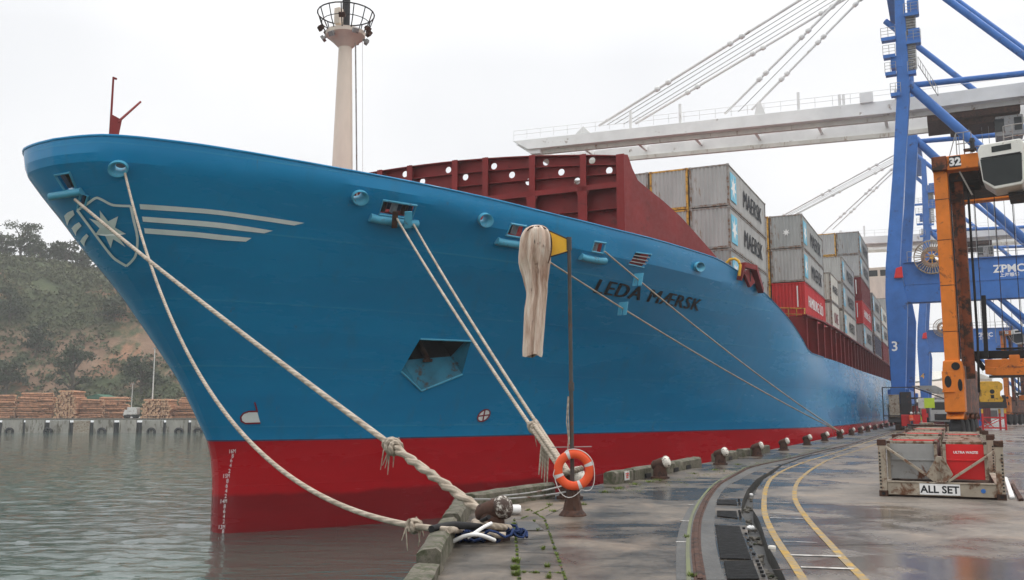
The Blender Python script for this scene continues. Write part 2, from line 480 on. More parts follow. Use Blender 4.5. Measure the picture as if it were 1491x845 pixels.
def mat_water():
    m, t, b = new_mat('harbour_water')
    v = coords(t, (1, 1, 1))
    v2 = coords(t, (.45, 1.25, 1))
    n1 = noise_(t, v2, .75, 3, .5, .6)
    n2 = noise_(t, v2, 2.6, 4, .6, .4)
    b.inputs['Base Color'].default_value = (.055, .09, .075, 1)
    b.inputs['Roughness'].default_value = .04
    b.inputs['IOR'].default_value = 1.33
    h = math_(t, 'ADD', math_(t, 'MULTIPLY', n1, 1.), math_(t, 'MULTIPLY', n2, .28))
    bump(t, b, h, .8, .10)
    return m
M['water'] = mat_water()
def mat_hill():
    m, t, b = new_mat('hill_soil_and_scrub')
    v = coords(t)
    n1 = noise_(t, v, .035, 6, .6, .8)
    n2 = noise_(t, v, .25, 6, .7)
    g = ramp(t, n2, [(.3, (.03, .045, .018)), (.55, (.06, .075, .03)), (.75, (.10, .095, .045))])
    c = mixc(t, ramp(t, n1, [(.55, 0.), (.60, 1.)]), g, ramp(t, n2, [(.3, (.19, .09, .05)), (.7, (.30, .17, .10))]))
    gz_ = t.nodes.new('ShaderNodeTexCoord'); sp = t.nodes.new('ShaderNodeSeparateXYZ'); t.links.new(gz_.outputs['Object'], sp.inputs[0])
    low = math_(t, 'MULTIPLY', ramp(t, math_(t, 'MULTIPLY', sp.outputs['Z'], .02), [(.06, 0.), (.16, 1.), (.44, 1.), (.6, 0.)]), ramp(t, noise_(t, v, .06, 5, .6, .6), [(.44, 0.), (.5, 1.)]))
    c = mixc(t, low, c, ramp(t, n2, [(.3, (.16, .095, .06)), (.7, (.24, .155, .10))]))
    t.links.new(c, b.inputs['Base Color']); b.inputs['Roughness'].default_value = .95
    bump(t, b, n2, .6, 1.5)
    return m
M['hill'] = mat_hill()
def mat_leaf(name, a, c_):
    m, t, b = new_mat(name)
    v = coords(t)
    n = noise_(t, v, .8, 4)
    t.links.new(ramp(t, n, [(.3, a), (.7, c_)]), b.inputs['Base Color'])
    b.inputs['Roughness'].default_value = .8
    return m
M['leaf'] = mat_leaf('dark_foliage', (.02, .032, .014), (.05, .065, .025))
M['scrub'] = mat_leaf('scrub_foliage', (.045, .06, .022), (.10, .105, .045))
M['moss'] = mat_leaf('quay_moss', (.07, .10, .015), (.16, .22, .03))
M['mossline'] = mat_leaf('mossy_kerb', (.10, .10, .07), (.13, .15, .06))
M['bark'] = paint('bark', (.09, .075, .055), .9, .4)
def mat_rope():
    m, t, b = new_mat('braided_mooring_rope')
    v = coords(t)
    w = nd(t, 'ShaderNodeTexWave', Scale=5.5, Distortion=1.2)
    w.bands_direction = 'DIAGONAL'
    t.links.new(v, w.inputs['Vector'])
    n = noise_(t, v, 3, 5, .65)
    c = mixc(t, ramp(t, n, [(.3, 0.), (.7, 1.)]), (.30, .24, .18), (.52, .45, .36))
    c = mixc(t, ramp(t, w.outputs['Fac'], [(.0, .4), (.4, 0.)]), c, (.16, .12, .09))
    c = mixc(t, ramp(t, noise_(t, v, 1.1, 5, .7), [(.5, 0.), (.7, .6)]), c, (.20, .16, .12))
    t.links.new(c, b.inputs['Base Color']); b.inputs['Roughness'].default_value = .85
    bump(t, b, math_(t, 'ADD', w.outputs['Fac'], math_(t, 'MULTIPLY', noise_(t, v, 40, 3), .8)), .5, .02)
    return m
M['rope'] = mat_rope()
def mat_sock():
    m, t, b = new_mat('dirty_windsock_cloth')
    v = coords(t)
    n = noise_(t, coords(t, (3.2, 3.2, .5)), 2.6, 6, .65, .4)
    c = t.nodes.new('ShaderNodeTexCoord'); sp = t.nodes.new('ShaderNodeSeparateXYZ')
    t.links.new(c.outputs['Object'], sp.inputs[0])
    col = ramp(t, n, [(.32, (.33, .20, .14)), (.5, (.56, .43, .34)), (.66, (.68, .60, .51))])
    low = math_(t, 'ADD', math_(t, 'MULTIPLY', sp.outputs['Z'], -.42), math_(t, 'MULTIPLY', n, .5))
    col = mixc(t, ramp(t, low, [(-1.75, 0.), (-.6, .6)]), col, (.40, .20, .15))
    spots = noise_(t, coords(t, (1, 1, .6)), 4.2, 6, .75, .5)
    col = mixc(t, ramp(t, spots, [(.63, 0.), (.69, .9)]), col, (.10, .05, .04))
    t.links.new(col, b.inputs['Base Color']); b.inputs['Roughness'].default_value = .85
    return m
M['sock'] = mat_sock()
# ------------------------------------------------------------------ setting: water, quay, markings
from mathutils.geometry import tessellate_polygon
def sheet(name, pts, m, z=0.0):
    pts = [Vector((p[0], p[1], z)) for p in pts]
    tr = tessellate_polygon([pts])
    b = MB(); b.add(pts, [tuple(x) for x in tr])
    o = b.build(name, m, fix=False)
    me = o.data
    bm_ = bmesh.new(); bm_.from_mesh(me)
    for f in bm_.faces:
        f.normal_update()
        if f.normal.z < 0: f.normal_flip()
    bm_.to_mesh(me); bm_.free()
    return structure(o)
wm = MB()
# harbour surface: real ripples, finely meshed close by, coarser far off
def wave(x, y):
    k = max(.25, min(1.0, 1.25 - y / 170.))
    a = noise.noise(Vector((x * .55, y * 1.35, 0))) * .075 + noise.noise(Vector((x * 1.3 + 7, y * 2.9, 4))) * .042 + noise.noise(Vector((x * .12, y * .25, 8))) * .03
    u = x / max(y, 1.); d = max(0., min(1., (-.27 - u) / .08))
    return -3.0 + a * k * (.12 + .88 * d)
wys = [8.0]
while wys[-1] < 215: wys.append(wys[-1] + .11 * (wys[-1] / 16)**1.2)
wus = [-.75 + .0032 * i for i in range(245)]
rows_ = [[(u * y, y, wave(u * y, y)) for u in wus] for y in wys]
wm.grid(rows_)
wm.grid([[(x, y, -3.06) for x in (-1500, -400, -100, -30, 0, 100, 600, 1500)] for y in (-120, 0, 30, 60, 120, 300, 1500)])
structure(wm.build('water', M['water'], smooth=180, fix=False))
def smooth_line(pts, n=6):
    out = []
    for i in range(len(pts) - 1):
        p0 = Vector(pts[max(0, i - 1)]); p1 = Vector(pts[i]); p2 = Vector(pts[i + 1]); p3 = Vector(pts[min(len(pts) - 1, i + 2)])
        for k in range(n):
            u = k / n
            out.append(0.5 * ((2 * p1) + (p2 - p0) * u + (2 * p0 - 5 * p1 + 4 * p2 - p3) * u * u + (3 * p1 - p0 - 3 * p2 + p3) * u**3))
    out.append(Vector(pts[-1])); return out
def gline(px): return [G(x, y) for x, y in px]
edge = [Vector((-1.04, -9, 0)), Vector((-1.03, 10, 0)), Vector((-1.02, 17.2, 0)), wld(-12.4, 18.75, 0), wld(0, 18.75, 0), wld(60, 18.75, 0), wld(420, 18.75, 0)]
trL = gline([(1119,845),(1111.3,826.5),(1101.6,807),(1090.8,789.4),(1088.9,773.8),(1085,758),(1079,746.4),(1081,728.8),(1087.9,713),(1101.6,697.6),(1117,689.0),(1136.5,677.2),(1168,666.6),(1216,654.6),(1256.3,643.8)])
trR = gline([(1144.5,845),(1128.9,812.8),(1117,793),(1109.4,767.9),(1103.5,754),(1096.5,742.5),(1095.7,728.8),(1101.6,713),(1111.3,698.6),(1125,689.8),(1139,678.2),(1170,667.2),(1217.5,655.2),(1257,644.2)])
def extend(pl):
    d = (pl[0] - pl[1]).normalized()
    far = loc(pl[-1])
    return [pl[0] + d * 14] + pl + [wld(far[0] + k, far[1] + .15 * min(1, k / 20), 0) for k in (12, 60, 160, 340)]
trLe, trRe = extend(trL), extend(trR)
apron = edge + trLe[::-1]
sheet('quay_apron', apron, M['ground'])
road = trRe + [Vector((700, 900, 0)), Vector((1500, 900, 0)), Vector((1500, -60, 0)), Vector((trRe[0].x, -60, 0))]
road[len(trRe)] = wld(420, 90, 0)
sheet('quay_roadway', road, M['road'])
qw = MB()
for a, b in zip(edge[:-1], edge[1:]):
    qw.add([a, b, b + Vector((0, 0, -8)), a + Vector((0, 0, -8))], [(0, 1, 2, 3)])
structure(qw.build('quay_wall', M['concrete_dark'], fix=False))
# drain channel between apron and roadway
ch = MB()
n = min(len(trLe), len(trRe))
dz = Vector((0, 0, -.22))
nl = len(trLe)
for i in range(nl - 1):
    ch.add([trLe[i], trLe[i + 1], trLe[i + 1] + dz, trLe[i] + dz], [(0, 1, 2, 3)])
for i in range(len(trRe) - 1):
    ch.add([trRe[i], trRe[i + 1], trRe[i + 1] + dz, trRe[i] + dz], [(0, 1, 2, 3)])
poly = [p + dz for p in trLe] + [p + dz for p in trRe[::-1]]
ch.add(poly, [tuple(x) for x in tessellate_polygon([poly])])
structure(ch.build('drain_channel', M['slate'], fix=False))
def ribbon(name, a, b, m, z):
    b_ = MB(); k = min(len(a), len(b))
    b_.grid([[Vector((p.x, p.y, z)) for p in a[:k]], [Vector((p.x, p.y, z)) for p in b[:k]]])
    o = b_.build(name, m, fix=False)
    for f in o.data.polygons:
        if f.normal.z < 0:
            o.data.flip_normals(); break
    return structure(o)
def centre_strip(name, px, w, m, z, far=True, back=5):
    c = gline(px)
    c = [c[0] + (c[0] - c[1]).normalized() * back] + c
    if far:
        l = loc(c[-1]); c += [wld(l[0] + k, l[1], 0) for k in (15, 60, 200)]
    c = smooth_line(c, 5)
    L, R = [], []
    for i, p in enumerate(c):
        d = (c[min(i + 1, len(c) - 1)] - c[max(i - 1, 0)]).normalized(); s = Vector((d.y, -d.x, 0)) * w / 2
        L.append(p - s); R.append(p + s)
    return ribbon(name, L, R, m, z)
slL = smooth_line(gline([(984.4,845),(985.2,790.6),(993.2,759),(1007,735),(1028.8,719.3),(1050.6,699.5),(1090.3,681.6),(1153.7,664.8),(1212,651.5)]), 4)
slR = smooth_line(gline([(1056.6,845),(1046.9,814.8),(1040.5,777.7),(1041,752),(1044,728.8),(1058.6,709),(1078,698.5),(1107,684.5),(1160,669.3),(1214,654.6)]), 4)
k = min(len(slL), len(slR))
ribbon('rail_bed', slL[:k], slR[:k], M['slate'], .004)
rail_px = [(1019.5,845),(1013.6,797),(1015,764),(1021.5,742.5),(1032,722.5),(1046,706.2),(1058.6,698.5),(1078,687.8),(1099,679.3),(1153.7,667.5),(1201,655.8),(1235,648.2)]
centre_strip('rail_groove', rail_px, .13, M['rust'], .008)
rl = MB(); cpts = smooth_line(gline(rail_px), 5)
for a, b in zip(cpts[:-1], cpts[1:]): rl.beam(a + Vector((0, 0, .012)), b + Vector((0, 0, .012)), .055, .02)
structure(rl.build('crane_rail', M['rust']))
centre_strip('rail_kerb_line', [(1003,845),(1001.5,797),(1005,762),(1013,740),(1026,720),(1041,704.5),(1056,695.8),(1075,686.3),(1096,677.8),(1150,665.9)], .05, M['mossline'], .012)
ylo = centre_strip('painted_yellow_line', [(1170,845),(1154.3,820.6),(1136.7,795),(1121,768),(1113.3,746.4),(1112.9,725),(1116.2,709),(1125,695.6),(1145.8,683.0),(1177.5,671.2),(1217,659.4)], .10, M['lineyellow'], .006)
centre_strip('painted_yellow_line', [(1253.9,840),(1230.5,816.7),(1207,791),(1185.5,767.9),(1168,746),(1158.2,728.8),(1157.2,715),(1162,701.5),(1173.8,689.8),(1185.5,681.6),(1209,668.7),(1241,658.8),(1268.6,649.5)], .10, M['lineyellow'], .006)
for a, b, w in (((1121,747.3),(1165,748.8),.05), ((1121,754.8),(1170,756),.06), ((1150.5,809),(1224.5,811),.09), ((1166,826.5),(1244,829.5),.09), ((1113,732),(1150,733),.03), ((1140,789),(1190,791),.03)):
    p, q = G(*a), G(*b); d = (q - p).normalized(); s = Vector((d.y, -d.x, 0)) * w / 2
    ribbon('painted_white_line', [p - s, q - s], [p + s, q + s], M['linewhite'], .009)
for a in ((984,790,1001,790), (990,759,1004,759.5), (1002,735.5,1011,735.8), (1050,699,1060,699.3)):
    p, q = G(a[0], a[1]), G(a[2], a[3]); d = (q - p).normalized(); s = Vector((d.y, -d.x, 0)) * .03
    ribbon('painted_white_line', [p - s, q - s], [p + s, q + s], M['linewhite'], .009)
# long joints and stone slabs near the edge
jt = MB()
def joint(a, b, w):
    p, q = G(*a), G(*b); d = (q - p).normalized(); s = Vector((d.y, -d.x, 0)) * w / 2; z = Vector((0, 0, .0035))
    jt.add([p - s + z, q - s + z, q + s + z, p + s + z], [(0, 1, 2, 3)])
for a, b in (((756,846),(749,755)), ((824,846),(793,755)), ((756,832),(819,834)), ((755,822.5),(815,823)), ((754,786),(799,785)), ((753,775),(797,774)), ((751,757),(793,756)), ((755,805),(808,806)),
             ((640,797),(753,796)), ((1120,830),(1160,829)), ((1200,756),(1330,752)), ((1140,795),(1300,793)), ((1160,735),(1290,733)), ((870,780),(1000,775)), ((830,700),(1000,668)), ((795,752),(830,735)), ((1250,690),(1130,694))):
    joint(a, b, .022)
structure(jt.build('slab_joints', M['dark'], fix=False))
# dark access hatch and black pads beside the rail
for nm, q, lab, mt in (('access_hatch', [(751.8,761),(777.6,761),(791.8,773),(755.3,773.7)], 'square dark hatch plate set in the slabs beside the first bollard', M['slate']),
                   ('rubber_pad', [(1044.5,728.4),(1072.3,728.8),(1073.2,736.2),(1043.4,735.7)], 'smallest black pad beside the curved rail, farthest along it', M['pad']),
                   ('rubber_pad', [(1044,744.8),(1072.3,745.4),(1074.2,755.8),(1044,752.7)], 'narrow black pad beside the curved rail, middle one of the separate pads', M['pad']),
                   ('rubber_pad', [(1041.4,766),(1077,768),(1093.8,815.7),(1048.8,814.8)], 'long black pad beside the rubble filled drain channel', M['pad']),
                   ('rubber_pad', [(1053.7,818.7),(1095.7,817.7),(1106,845),(1058.6,845)], 'black pad beside the drain at the bottom edge, nearest of the pads', M['pad'])):
    b = MB(); g = [G(*p) for p in q]
    b.prism([p + Vector((0, 0, .005)) for p in g], (0, 0, .012))
    o = b.build(nm, mt, bevel=.004)
    tag(o, lab, 'hatch' if 'hatch' in nm else 'pad', None if 'hatch' in nm else 'black pads beside the rail')
    if 'pad' in nm:
        h = MB()
        for i in range(5):
            c = g[1].lerp(g[2], (i + .5) / 5) + Vector((.05, 0, .01)); h.cyl(c, c + Vector((0, 0, .03)), .022, n=8)
        h.build('bolts', M['black'], o)
# rubble and litter in the drain
rb = MB()
for i in range(150):
    u = random.random() * .62 + .02
    a = trL[int(u * (len(trL) - 1))].lerp(trL[int(u * (len(trL) - 1)) + 1], random.random())
    j = min(len(trR) - 1, int(u * (len(trR) - 1)))
    b_ = min(trR, key=lambda p: (p - a).length)
    c = a.lerp(b_, random.uniform(.2, .8)) + Vector((random.uniform(-.03, .03), random.uniform(-.2, .2), -.2))
    r = random.uniform(.012, .05)
    rb.lathe([(.3 * r, -r * .5), (r, -r * .1), (.8 * r, r * .4), (.2 * r, r * .6)], c, 6, sc=(random.uniform(.7, 1.3), random.uniform(.7, 1.3)))
tag(rb.build('rubble', M['concrete_dark']), 'grey rubble lying in the drain channel', 'rubble', kind='stuff')
for nm, p, r, lab in (('crumpled_bag', (1094.5, 769), .06, 'white crumpled bag lying among the rubble in the drain'), ('cup_lid', (1124, 799), .05, 'pale round lid lying on the edge of the drain'), ('litter_scrap', (1094, 720.5), .045, 'small white litter scrap at the far end of the drain')):
    c = G(*p, -.13 if nm != 'cup_lid' else .0); b = MB()
    if nm == 'cup_lid': b.lathe([(r, 0), (r * 1.05, .02), (r * .9, .035), (r * .3, .04)], c, 16)
    else:
        for q in range(3):
            rr = [r * random.uniform(.7, 1.1) for _ in range(5)]
            b.lathe([(.2 * r, -r * .6), (rr[0], -r * .3), (rr[1], r * .1), (rr[2] * .7, r * .5), (.1 * r, r * .7)], c + Vector((random.uniform(-.5, .5) * r, random.uniform(-.5, .5) * r, 0)), 7, sc=(random.uniform(.6, 1.2), 1))
    tag(b.build(nm, M['hullwhite'] if nm != 'cup_lid' else M['cont_pale'], smooth=50), lab, 'litter')
# moss and weeds in the joints
ms = MB()
def tuft(c, n, h, sp):
    for i in range(n):
        a = random.random() * 6.283; r = random.random() * sp
        p = c + Vector((math.cos(a) * r, math.sin(a) * r * 1.6, .002)); hh = h * random.uniform(.5, 1.2)
        d = Vector((math.cos(a), math.sin(a), 0)); w = Vector((-d.y, d.x, 0)) * .008
        ms.add([p - w, p + w, p + d * hh * .6 + Vector((0, 0, hh))], [(0, 1, 2)])
for p, k, sp in (((750,829),160,.05), ((751,818),130,.05), ((751,838),120,.05), ((748,765),60,.04), ((797,826),50,.03), ((791,800),40,.03), ((783,773),30,.03), ((778,760),30,.02), ((799,842),50,.03),
             ((768,744),30,.05), ((800,736),40,.08), ((806,745),40,.08), ((880,717),60,.15), ((900,712),80,.18), ((925,706),80,.2), ((945,702),80,.2), ((960,700),60,.18), ((1010,690),60,.2), ((1040,685),60,.2), ((1075,677),60,.2), ((850,735),40,.1), ((1000,783),30,.05), ((1007,840),60,.05)):
    tuft(G(*p), k, .045, sp)
for a_, b_, k_ in (((756,846),(749,757),70), ((824,846),(793,757),60), ((793,756),(770,742),30), ((756,834),(816,835),14), ((757,757),(800,738),30)):
    for q_ in range(k_):
        u_ = random.random(); p_ = G(a_[0] + (b_[0] - a_[0]) * u_, a_[1] + (b_[1] - a_[1]) * u_)
        tuft(p_, random.randint(4, 22), random.uniform(.008, .026), .022)
for i in range(260):      # thin moss belt between the bollards and the rail
    s = random.uniform(-9, 20); tuft(wld(s, 20.4 + random.gauss(0, .22) + (0.03 * s), 0), 5, .018, .12)
tag(ms.build('moss', M['moss'], fix=False), 'bright green moss and weeds in the slab joints', 'moss', kind='stuff')

# ------------------------------------------------------------------ hillside, far wharf and what stands on it
def hill_h(x, y):
    u = max(0, min(1, (y - 236) / 70)); b = u * u * (3 - 2 * u)
    top = 53 + 5 * math.sin(x * .021 + 1) - max(0, (x + 150)) * .10
    n1 = noise.noise(Vector((x * .02, y * .02, 3))) * 7 + noise.noise(Vector((x * .07, y * .07, 9))) * 3
    return .55 + b * (top + n1) * (1 if y < 320 else 1 + .0 * y)
hm = MB()
xs = [-430 + 5 * i for i in range(110)]; ys = [232 + 3.2 * j for j in range(55)]
hm.grid([[(x, y, hill_h(x, y)) for x in xs] for y in ys])
structure(hm.build('hillside', M['hill'], smooth=180))
hs = MB()
def leafq(b, c, r, m=0):
    n = Vector((random.gauss(0, 1), random.gauss(0, 1), random.gauss(.3, 1))).normalized()
    u = n.orthogonal().normalized(); v = n.cross(u)
    a = random.random() * 3.14; u, v = u * math.cos(a) + v * math.sin(a), v * math.cos(a) - u * math.sin(a)
    b.add([c - u * r, c + v * r * .55, c + u * r, c - v * r * .55], [(0, 1, 2, 3)], m)
for i in range(15000):
    x = random.uniform(-330, -55); y = 238 + random.random()**.9 * 80
    if noise.noise(Vector((x * .035, y * .05, 1))) < -.3: continue
    z = hill_h(x, y); R = random.uniform(.6, 2.0)
    if 6 < z < 26 and random.random() < .45: continue
    for k in range(12):
        leafq(hs, Vector((x + random.gauss(0, R * .6), y + random.gauss(0, R * .6), z + abs(random.gauss(0, R * .45)))), random.uniform(.3, .7))
tag(hs.build('scrub', M['scrub'], fix=False), 'low hazy green scrub covering the hillside above the logs', 'scrub', kind='stuff')
def hillpt(px, py):
    d = ray(px, py); k = 232.
    while k < 420:
        p = (d[0] * k / d[1], k, EYE + d[2] * k / d[1])
        if p[2] < hill_h(p[0], p[1]): return Vector(p)
        k += .5
    return None
def tree(px, ytop, ybase, spread, label, seed, Y=None, flat=1.0):
    rnd = random.Random(seed)
    base = hillpt(px, ybase)
    if base is None:
        p = D(px, ybase, 312); base = Vector((p.x, 312, hill_h(p.x, 312)))
    top = D(px, ytop, base.y).z; h = max(3, top - base.z)
    root = thing('hill_tree', label, 'tree', base - Vector((0, 0, .4)), 0, 'trees on the hillside')
    tk = MB(); lf = MB()
    pts = [Vector((rnd.gauss(0, .12) * i, rnd.gauss(0, .12) * i, h * .8 * i / 5)) for i in range(6)]
    tk.tube(pts, [.05 * h * (1 - .14 * i) * .8 for i in range(6)], 7)
    for c in range(18):
        a = rnd.random() * 6.283; zz = h * rnd.uniform(.35, 1.0); rr = spread * math.sqrt(rnd.random()) * (1.05 - .55 * abs(zz / h - .55))
        e = Vector((math.cos(a) * rr, math.sin(a) * rr, zz))
        tk.tube([Vector((0, 0, zz * .65)), e * .6 + Vector((0, 0, zz * .35)), e], [.02 * h, .012 * h, .005 * h], 5)
        R = spread * rnd.uniform(.22, .4)
        for q in range(85):
            leafq(lf, e + Vector((rnd.gauss(0, R * .62), rnd.gauss(0, R * .62), rnd.gauss(0, R * .33 * flat))), rnd.uniform(.25, .6))
    tk.build('trunk', M['bark'], root, smooth=60)
    lf.build('crown', M['leaf'], root, fix=False)
tree(30, 326, 372, 6.5, 'broad dark cypress standing highest on the hazy ridge', 1)
tree(4, 340, 372, 5.0, 'dark bushy tree on the ridge at the very edge of the picture', 2)
tree(58, 347, 374, 4.5, 'flat topped tree on the ridge just beside the tallest cypress', 3)
tree(78, 356, 380, 3.6, 'low rounded tree on the ridge between cypress and bow', 4)
tree(98, 350, 384, 3.6, 'slim ridge tree close under the painted bow stripes', 5)
tree(118, 366, 392, 4.0, 'ridge tree half hidden behind the ship stem', 6)
tree(52, 470, 520, 4.0, 'dark tree halfway down the slope beside bare soil', 7)
tree(103, 500, 588, 5.0, 'tall dark conifer low on the slope behind the log piles', 8)
tree(165, 432, 470, 4.2, 'rounded tree midway up the slope close to the bow', 9)
tree(14, 420, 470, 4.6, 'bushy tree on the middle slope at the edge of the picture', 10)
tree(205, 520, 575, 4.0, 'green tree at the slope foot near the light mast', 11)
tree(8, 520, 580, 4.6, 'spreading tree above the first log pile', 12)

WH_Y = G(100, 630.5, -3.0).y
WZ = D(100, 609.6, WH_Y).z
def wx(px): return D(px, 609.6, WH_Y).x
wf = thing('timber_wharf', 'long pale far wharf on dark piles with log stacks on top', 'wharf', (0, 0, 0))
b = MB(); b.box(((wx(-420) + wx(620)) / 2, WH_Y + 15, WZ - .2), (wx(620) - wx(-420), 30, .4)); b.build('deck', M['concrete_dark'], wf)
b = MB(); b.box(((wx(-420) + wx(620)) / 2, WH_Y + 1.6, WZ - 2.9), (wx(620) - wx(-420), .4, 4.0)); b.build('back_wall', M['dark'], wf)
rp = random.Random(3); x = -90
while x < 330:
    w = rp.uniform(20, 32)
    b = MB(); x0, x1 = wx(x), wx(x + w)
    b.box(((x0 + x1) / 2, WH_Y + .15, WZ - 2.1), (x1 - x0, .5, 3.3 + rp.uniform(0, .3))); b.build('fender_panel', M['wharf_panel' if rp.random() < .85 else 'rustpale'], wf)
    x += w
    g = rp.uniform(3, 9)
    b = MB(); xc = wx(x + g / 2)
    b.cyl((xc, WH_Y + .5, WZ - 6), (xc, WH_Y + .5, WZ - .9), .55, .5, 10); b.build('pile', M['black'], wf, smooth=40)
    x += g
for px in (16, 72, 150, 222, 262, 290):
    b = MB(); c = Vector((wx(px), WH_Y - .35, WZ - 3.0)); b.tube([c + Vector((math.cos(a) * .8, 0, math.sin(a) * .7)) for a in [6.283 * k / 14 for k in range(14)]], .3, 7, True)
    b.build('tyre_fender', M['black'], wf, smooth=60)
def log_pile(x0, x1, ytop, label, ends, Yo, seed):
    r = random.Random(seed)
    X0, X1 = D(x0, 600, WH_Y + Yo).x, D(x1, 600, WH_Y + Yo).x
    H = D(x0, ytop, WH_Y + Yo).z - WZ
    b = MB(); Lg = X1 - X0; z = .25; row = 0
    while z < H:
        f = 1 - .34 * (z / H)**2.2 - r.uniform(0, .12)
        if ends:
            x = X0 + (1 - f) * Lg / 2 + .3 * (row % 2)
            while x < X1 - (1 - f) * Lg / 2:
                rad = r.uniform(.2, .34)
                b.cyl((x, WH_Y + Yo + r.uniform(-.5, .4), WZ + z + r.gauss(0, .05)), (x, WH_Y + Yo + 6, WZ + z), rad, rad * .9, 7, 0, True); b.m[-2] = 1; b.m[-1] = 1
                x += rad * 2.02
        else:
            for dp in range(3):
                x = X0 + r.uniform(0, .8) + (1 - f) * Lg * .4
                while x < X1 - (1 - f) * Lg * .4:
                    ll = min(r.uniform(4.5, 7.5), X1 - x + .5); rad = r.uniform(.2, .34); yy = WH_Y + Yo + dp * .65 + r.uniform(-.3, .2)
                    b.cyl((x, yy, WZ + z + r.gauss(0, .08)), (x + ll, yy + r.uniform(-.2, .2), WZ + z + r.gauss(0, .08)), rad, rad * .88, 7); b.m[-2] = 1; b.m[-1] = 1
                    x += ll + r.uniform(.1, .5)
        z += .5; row += 1
    o = b.build('log_pile', [M['woodlog'], M['logend']], smooth=50)
    tag(o, label, 'log pile', 'log piles on the far wharf')
log_pile(-60, 18, 574, 'brown log pile at the picture edge on the far wharf', False, 6, 1)
log_pile(20, 73, 571, 'long stepped log pile left of the tall rounded stack', False, 7, 2)
log_pile(79, 112, 570, 'tallest log stack with sawn ends showing, beside the green roof', True, 5, 3)
log_pile(112, 146, 582, 'low log pile in front of the green roof', False, 7, 4)
log_pile(136, 183, 578, 'log pile between the green roof and the white truck', False, 9, 5)
log_pile(204, 250, 580, 'log stack with round sawn ends right of the white truck', True, 5, 6)
log_pile(250, 330, 578, 'log pile partly hidden behind the red stem of the ship', False, 7, 7)
gs = thing('green_shed', 'shed with curved green roof behind the log piles', 'shed', (D(138, 600, WH_Y + 17).x, WH_Y + 17, WZ))
b = MB(); hw = 5.4; prof = [(-hw, 2.4), (-hw * .8, 3.9), (-hw * .4, 5.3), (0, 5.9), (hw * .4, 5.2), (hw * .8, 3.8), (hw, 2.4)]
b.prism([(x, 0, z) for x, z in prof], (0, 8, 0)); b.build('roof', paint('green_roof', (.035, .12, .075), .6, .2), gs, smooth=40)
b = MB(); b.box((0, 4, 1.2), (hw * 1.9, 7.6, 2.38)); b.build('wall', M['concrete_dark'], gs)
vt = thing('white_truck', 'small white truck parked between two log stacks', 'truck', (D(192, 600, WH_Y + 6).x, WH_Y + 6, WZ))
b = MB(); b.box((.4, 0, 1.75), (2.3, 2.0, 1.7)); b.build('cargo_box', M['white'], vt, bevel=.05)
b = MB(); b.prism([(-.8, -1, .6), (-1.6, -1, .6), (-1.6, -1, 1.3), (-1.3, -1, 2.0), (-.8, -1, 2.0)], (0, 2, 0)); b.build('cab', M['white'], vt, bevel=.05)
b = MB(); b.box((0, 0, .6), (3.0, 1.8, .4)); b.build('chassis', M['dark'], vt)
for x in (-1.1, 1.0):
    b = MB(); b.cyl((x, -1.0, .42), (x, 1.0, .42), .42, n=14); b.build('wheel', M['black'], vt, smooth=40)
for px, yt, rad, lab in ((221, 508, .13, 'tall pale light mast rising behind the log piles'), (191, 560, .08, 'short slim pole beside the white truck')):
    p = D(px, 600, WH_Y + 9); lm = thing('light_mast', lab, 'light mast', (p.x, WH_Y + 9, WZ), 0, 'poles on the far wharf')
    h = D(px + 1, yt, WH_Y + 9).z - WZ
    b = MB(); b.cyl((0, 0, 0), (0, 0, h), rad * 1.4, rad * .8, 10); b.build('pole', M['white'], lm, smooth=40)
    b = MB(); b.box((0, 0, h + .1), (.9, .3, .2)); b.build('lamp_head', M['grey_steel'], lm)
# ------------------------------------------------------------------ the ship
ship = thing('container_ship', 'huge blue container ship with red lower hull moored along the quay', 'ship', (O[0], O[1], 0), math.radians(90) - YAW)
LEN = 256.
def col_z(sp, rows):
    # top height for this column
    lo, hi = 5., 10.85
    for _ in range(40):
        m = (lo + hi) / 2
        if m - ZT(SS(m) + sp) > 0: hi = m
        else: lo = m
    zt = hi
    zk = min(ZK, zt - .12)
    zs = [-7, -5.5, -4, -3.2, -2.4, -1.6, -.8, -.1, ZB]
    nm = 26
    zs += [ZB + (zk - ZB) * (i / nm) for i in range(1, nm + 1)]
    zs += [zk + (zt - zk) * i / 6 for i in range(1, 7)]
    return zs
cols = [0, .01, .03, .07, .13, .22, .34, .5, .75, 1.1, 1.5, 2.0, 2.6, 3.2]
while cols[-1] < 64: cols.append(cols[-1] + (.45 if cols[-1] < 32 else 1.0))
while cols[-1] < LEN: cols.append(cols[-1] + 6)
hb = MB()
nz = len(col_z(5, 0)); allc = []
for side in (-1, 1):
    for sp in (cols[::-1] if side < 0 else cols[1:]):
        allc.append([SL((SS(z) + sp, side * T(sp, z), z)) for z in col_z(sp, 0)])
rows = [[allc[c][r] for c in range(len(allc))] for r in range(nz)]
hb.grid(rows)
hull = hb.build('hull', M['hull'], ship, fix=False)
# outward normals
me = hull.data; me.update()
pp = max(me.polygons, key=lambda p: -p.center.y * 0 + p.area)
ref = [p for p in me.polygons if p.center.x > 20 and p.center.y < -5 and p.center.z > 2][0]
if ref.normal.y > 0: me.flip_normals()
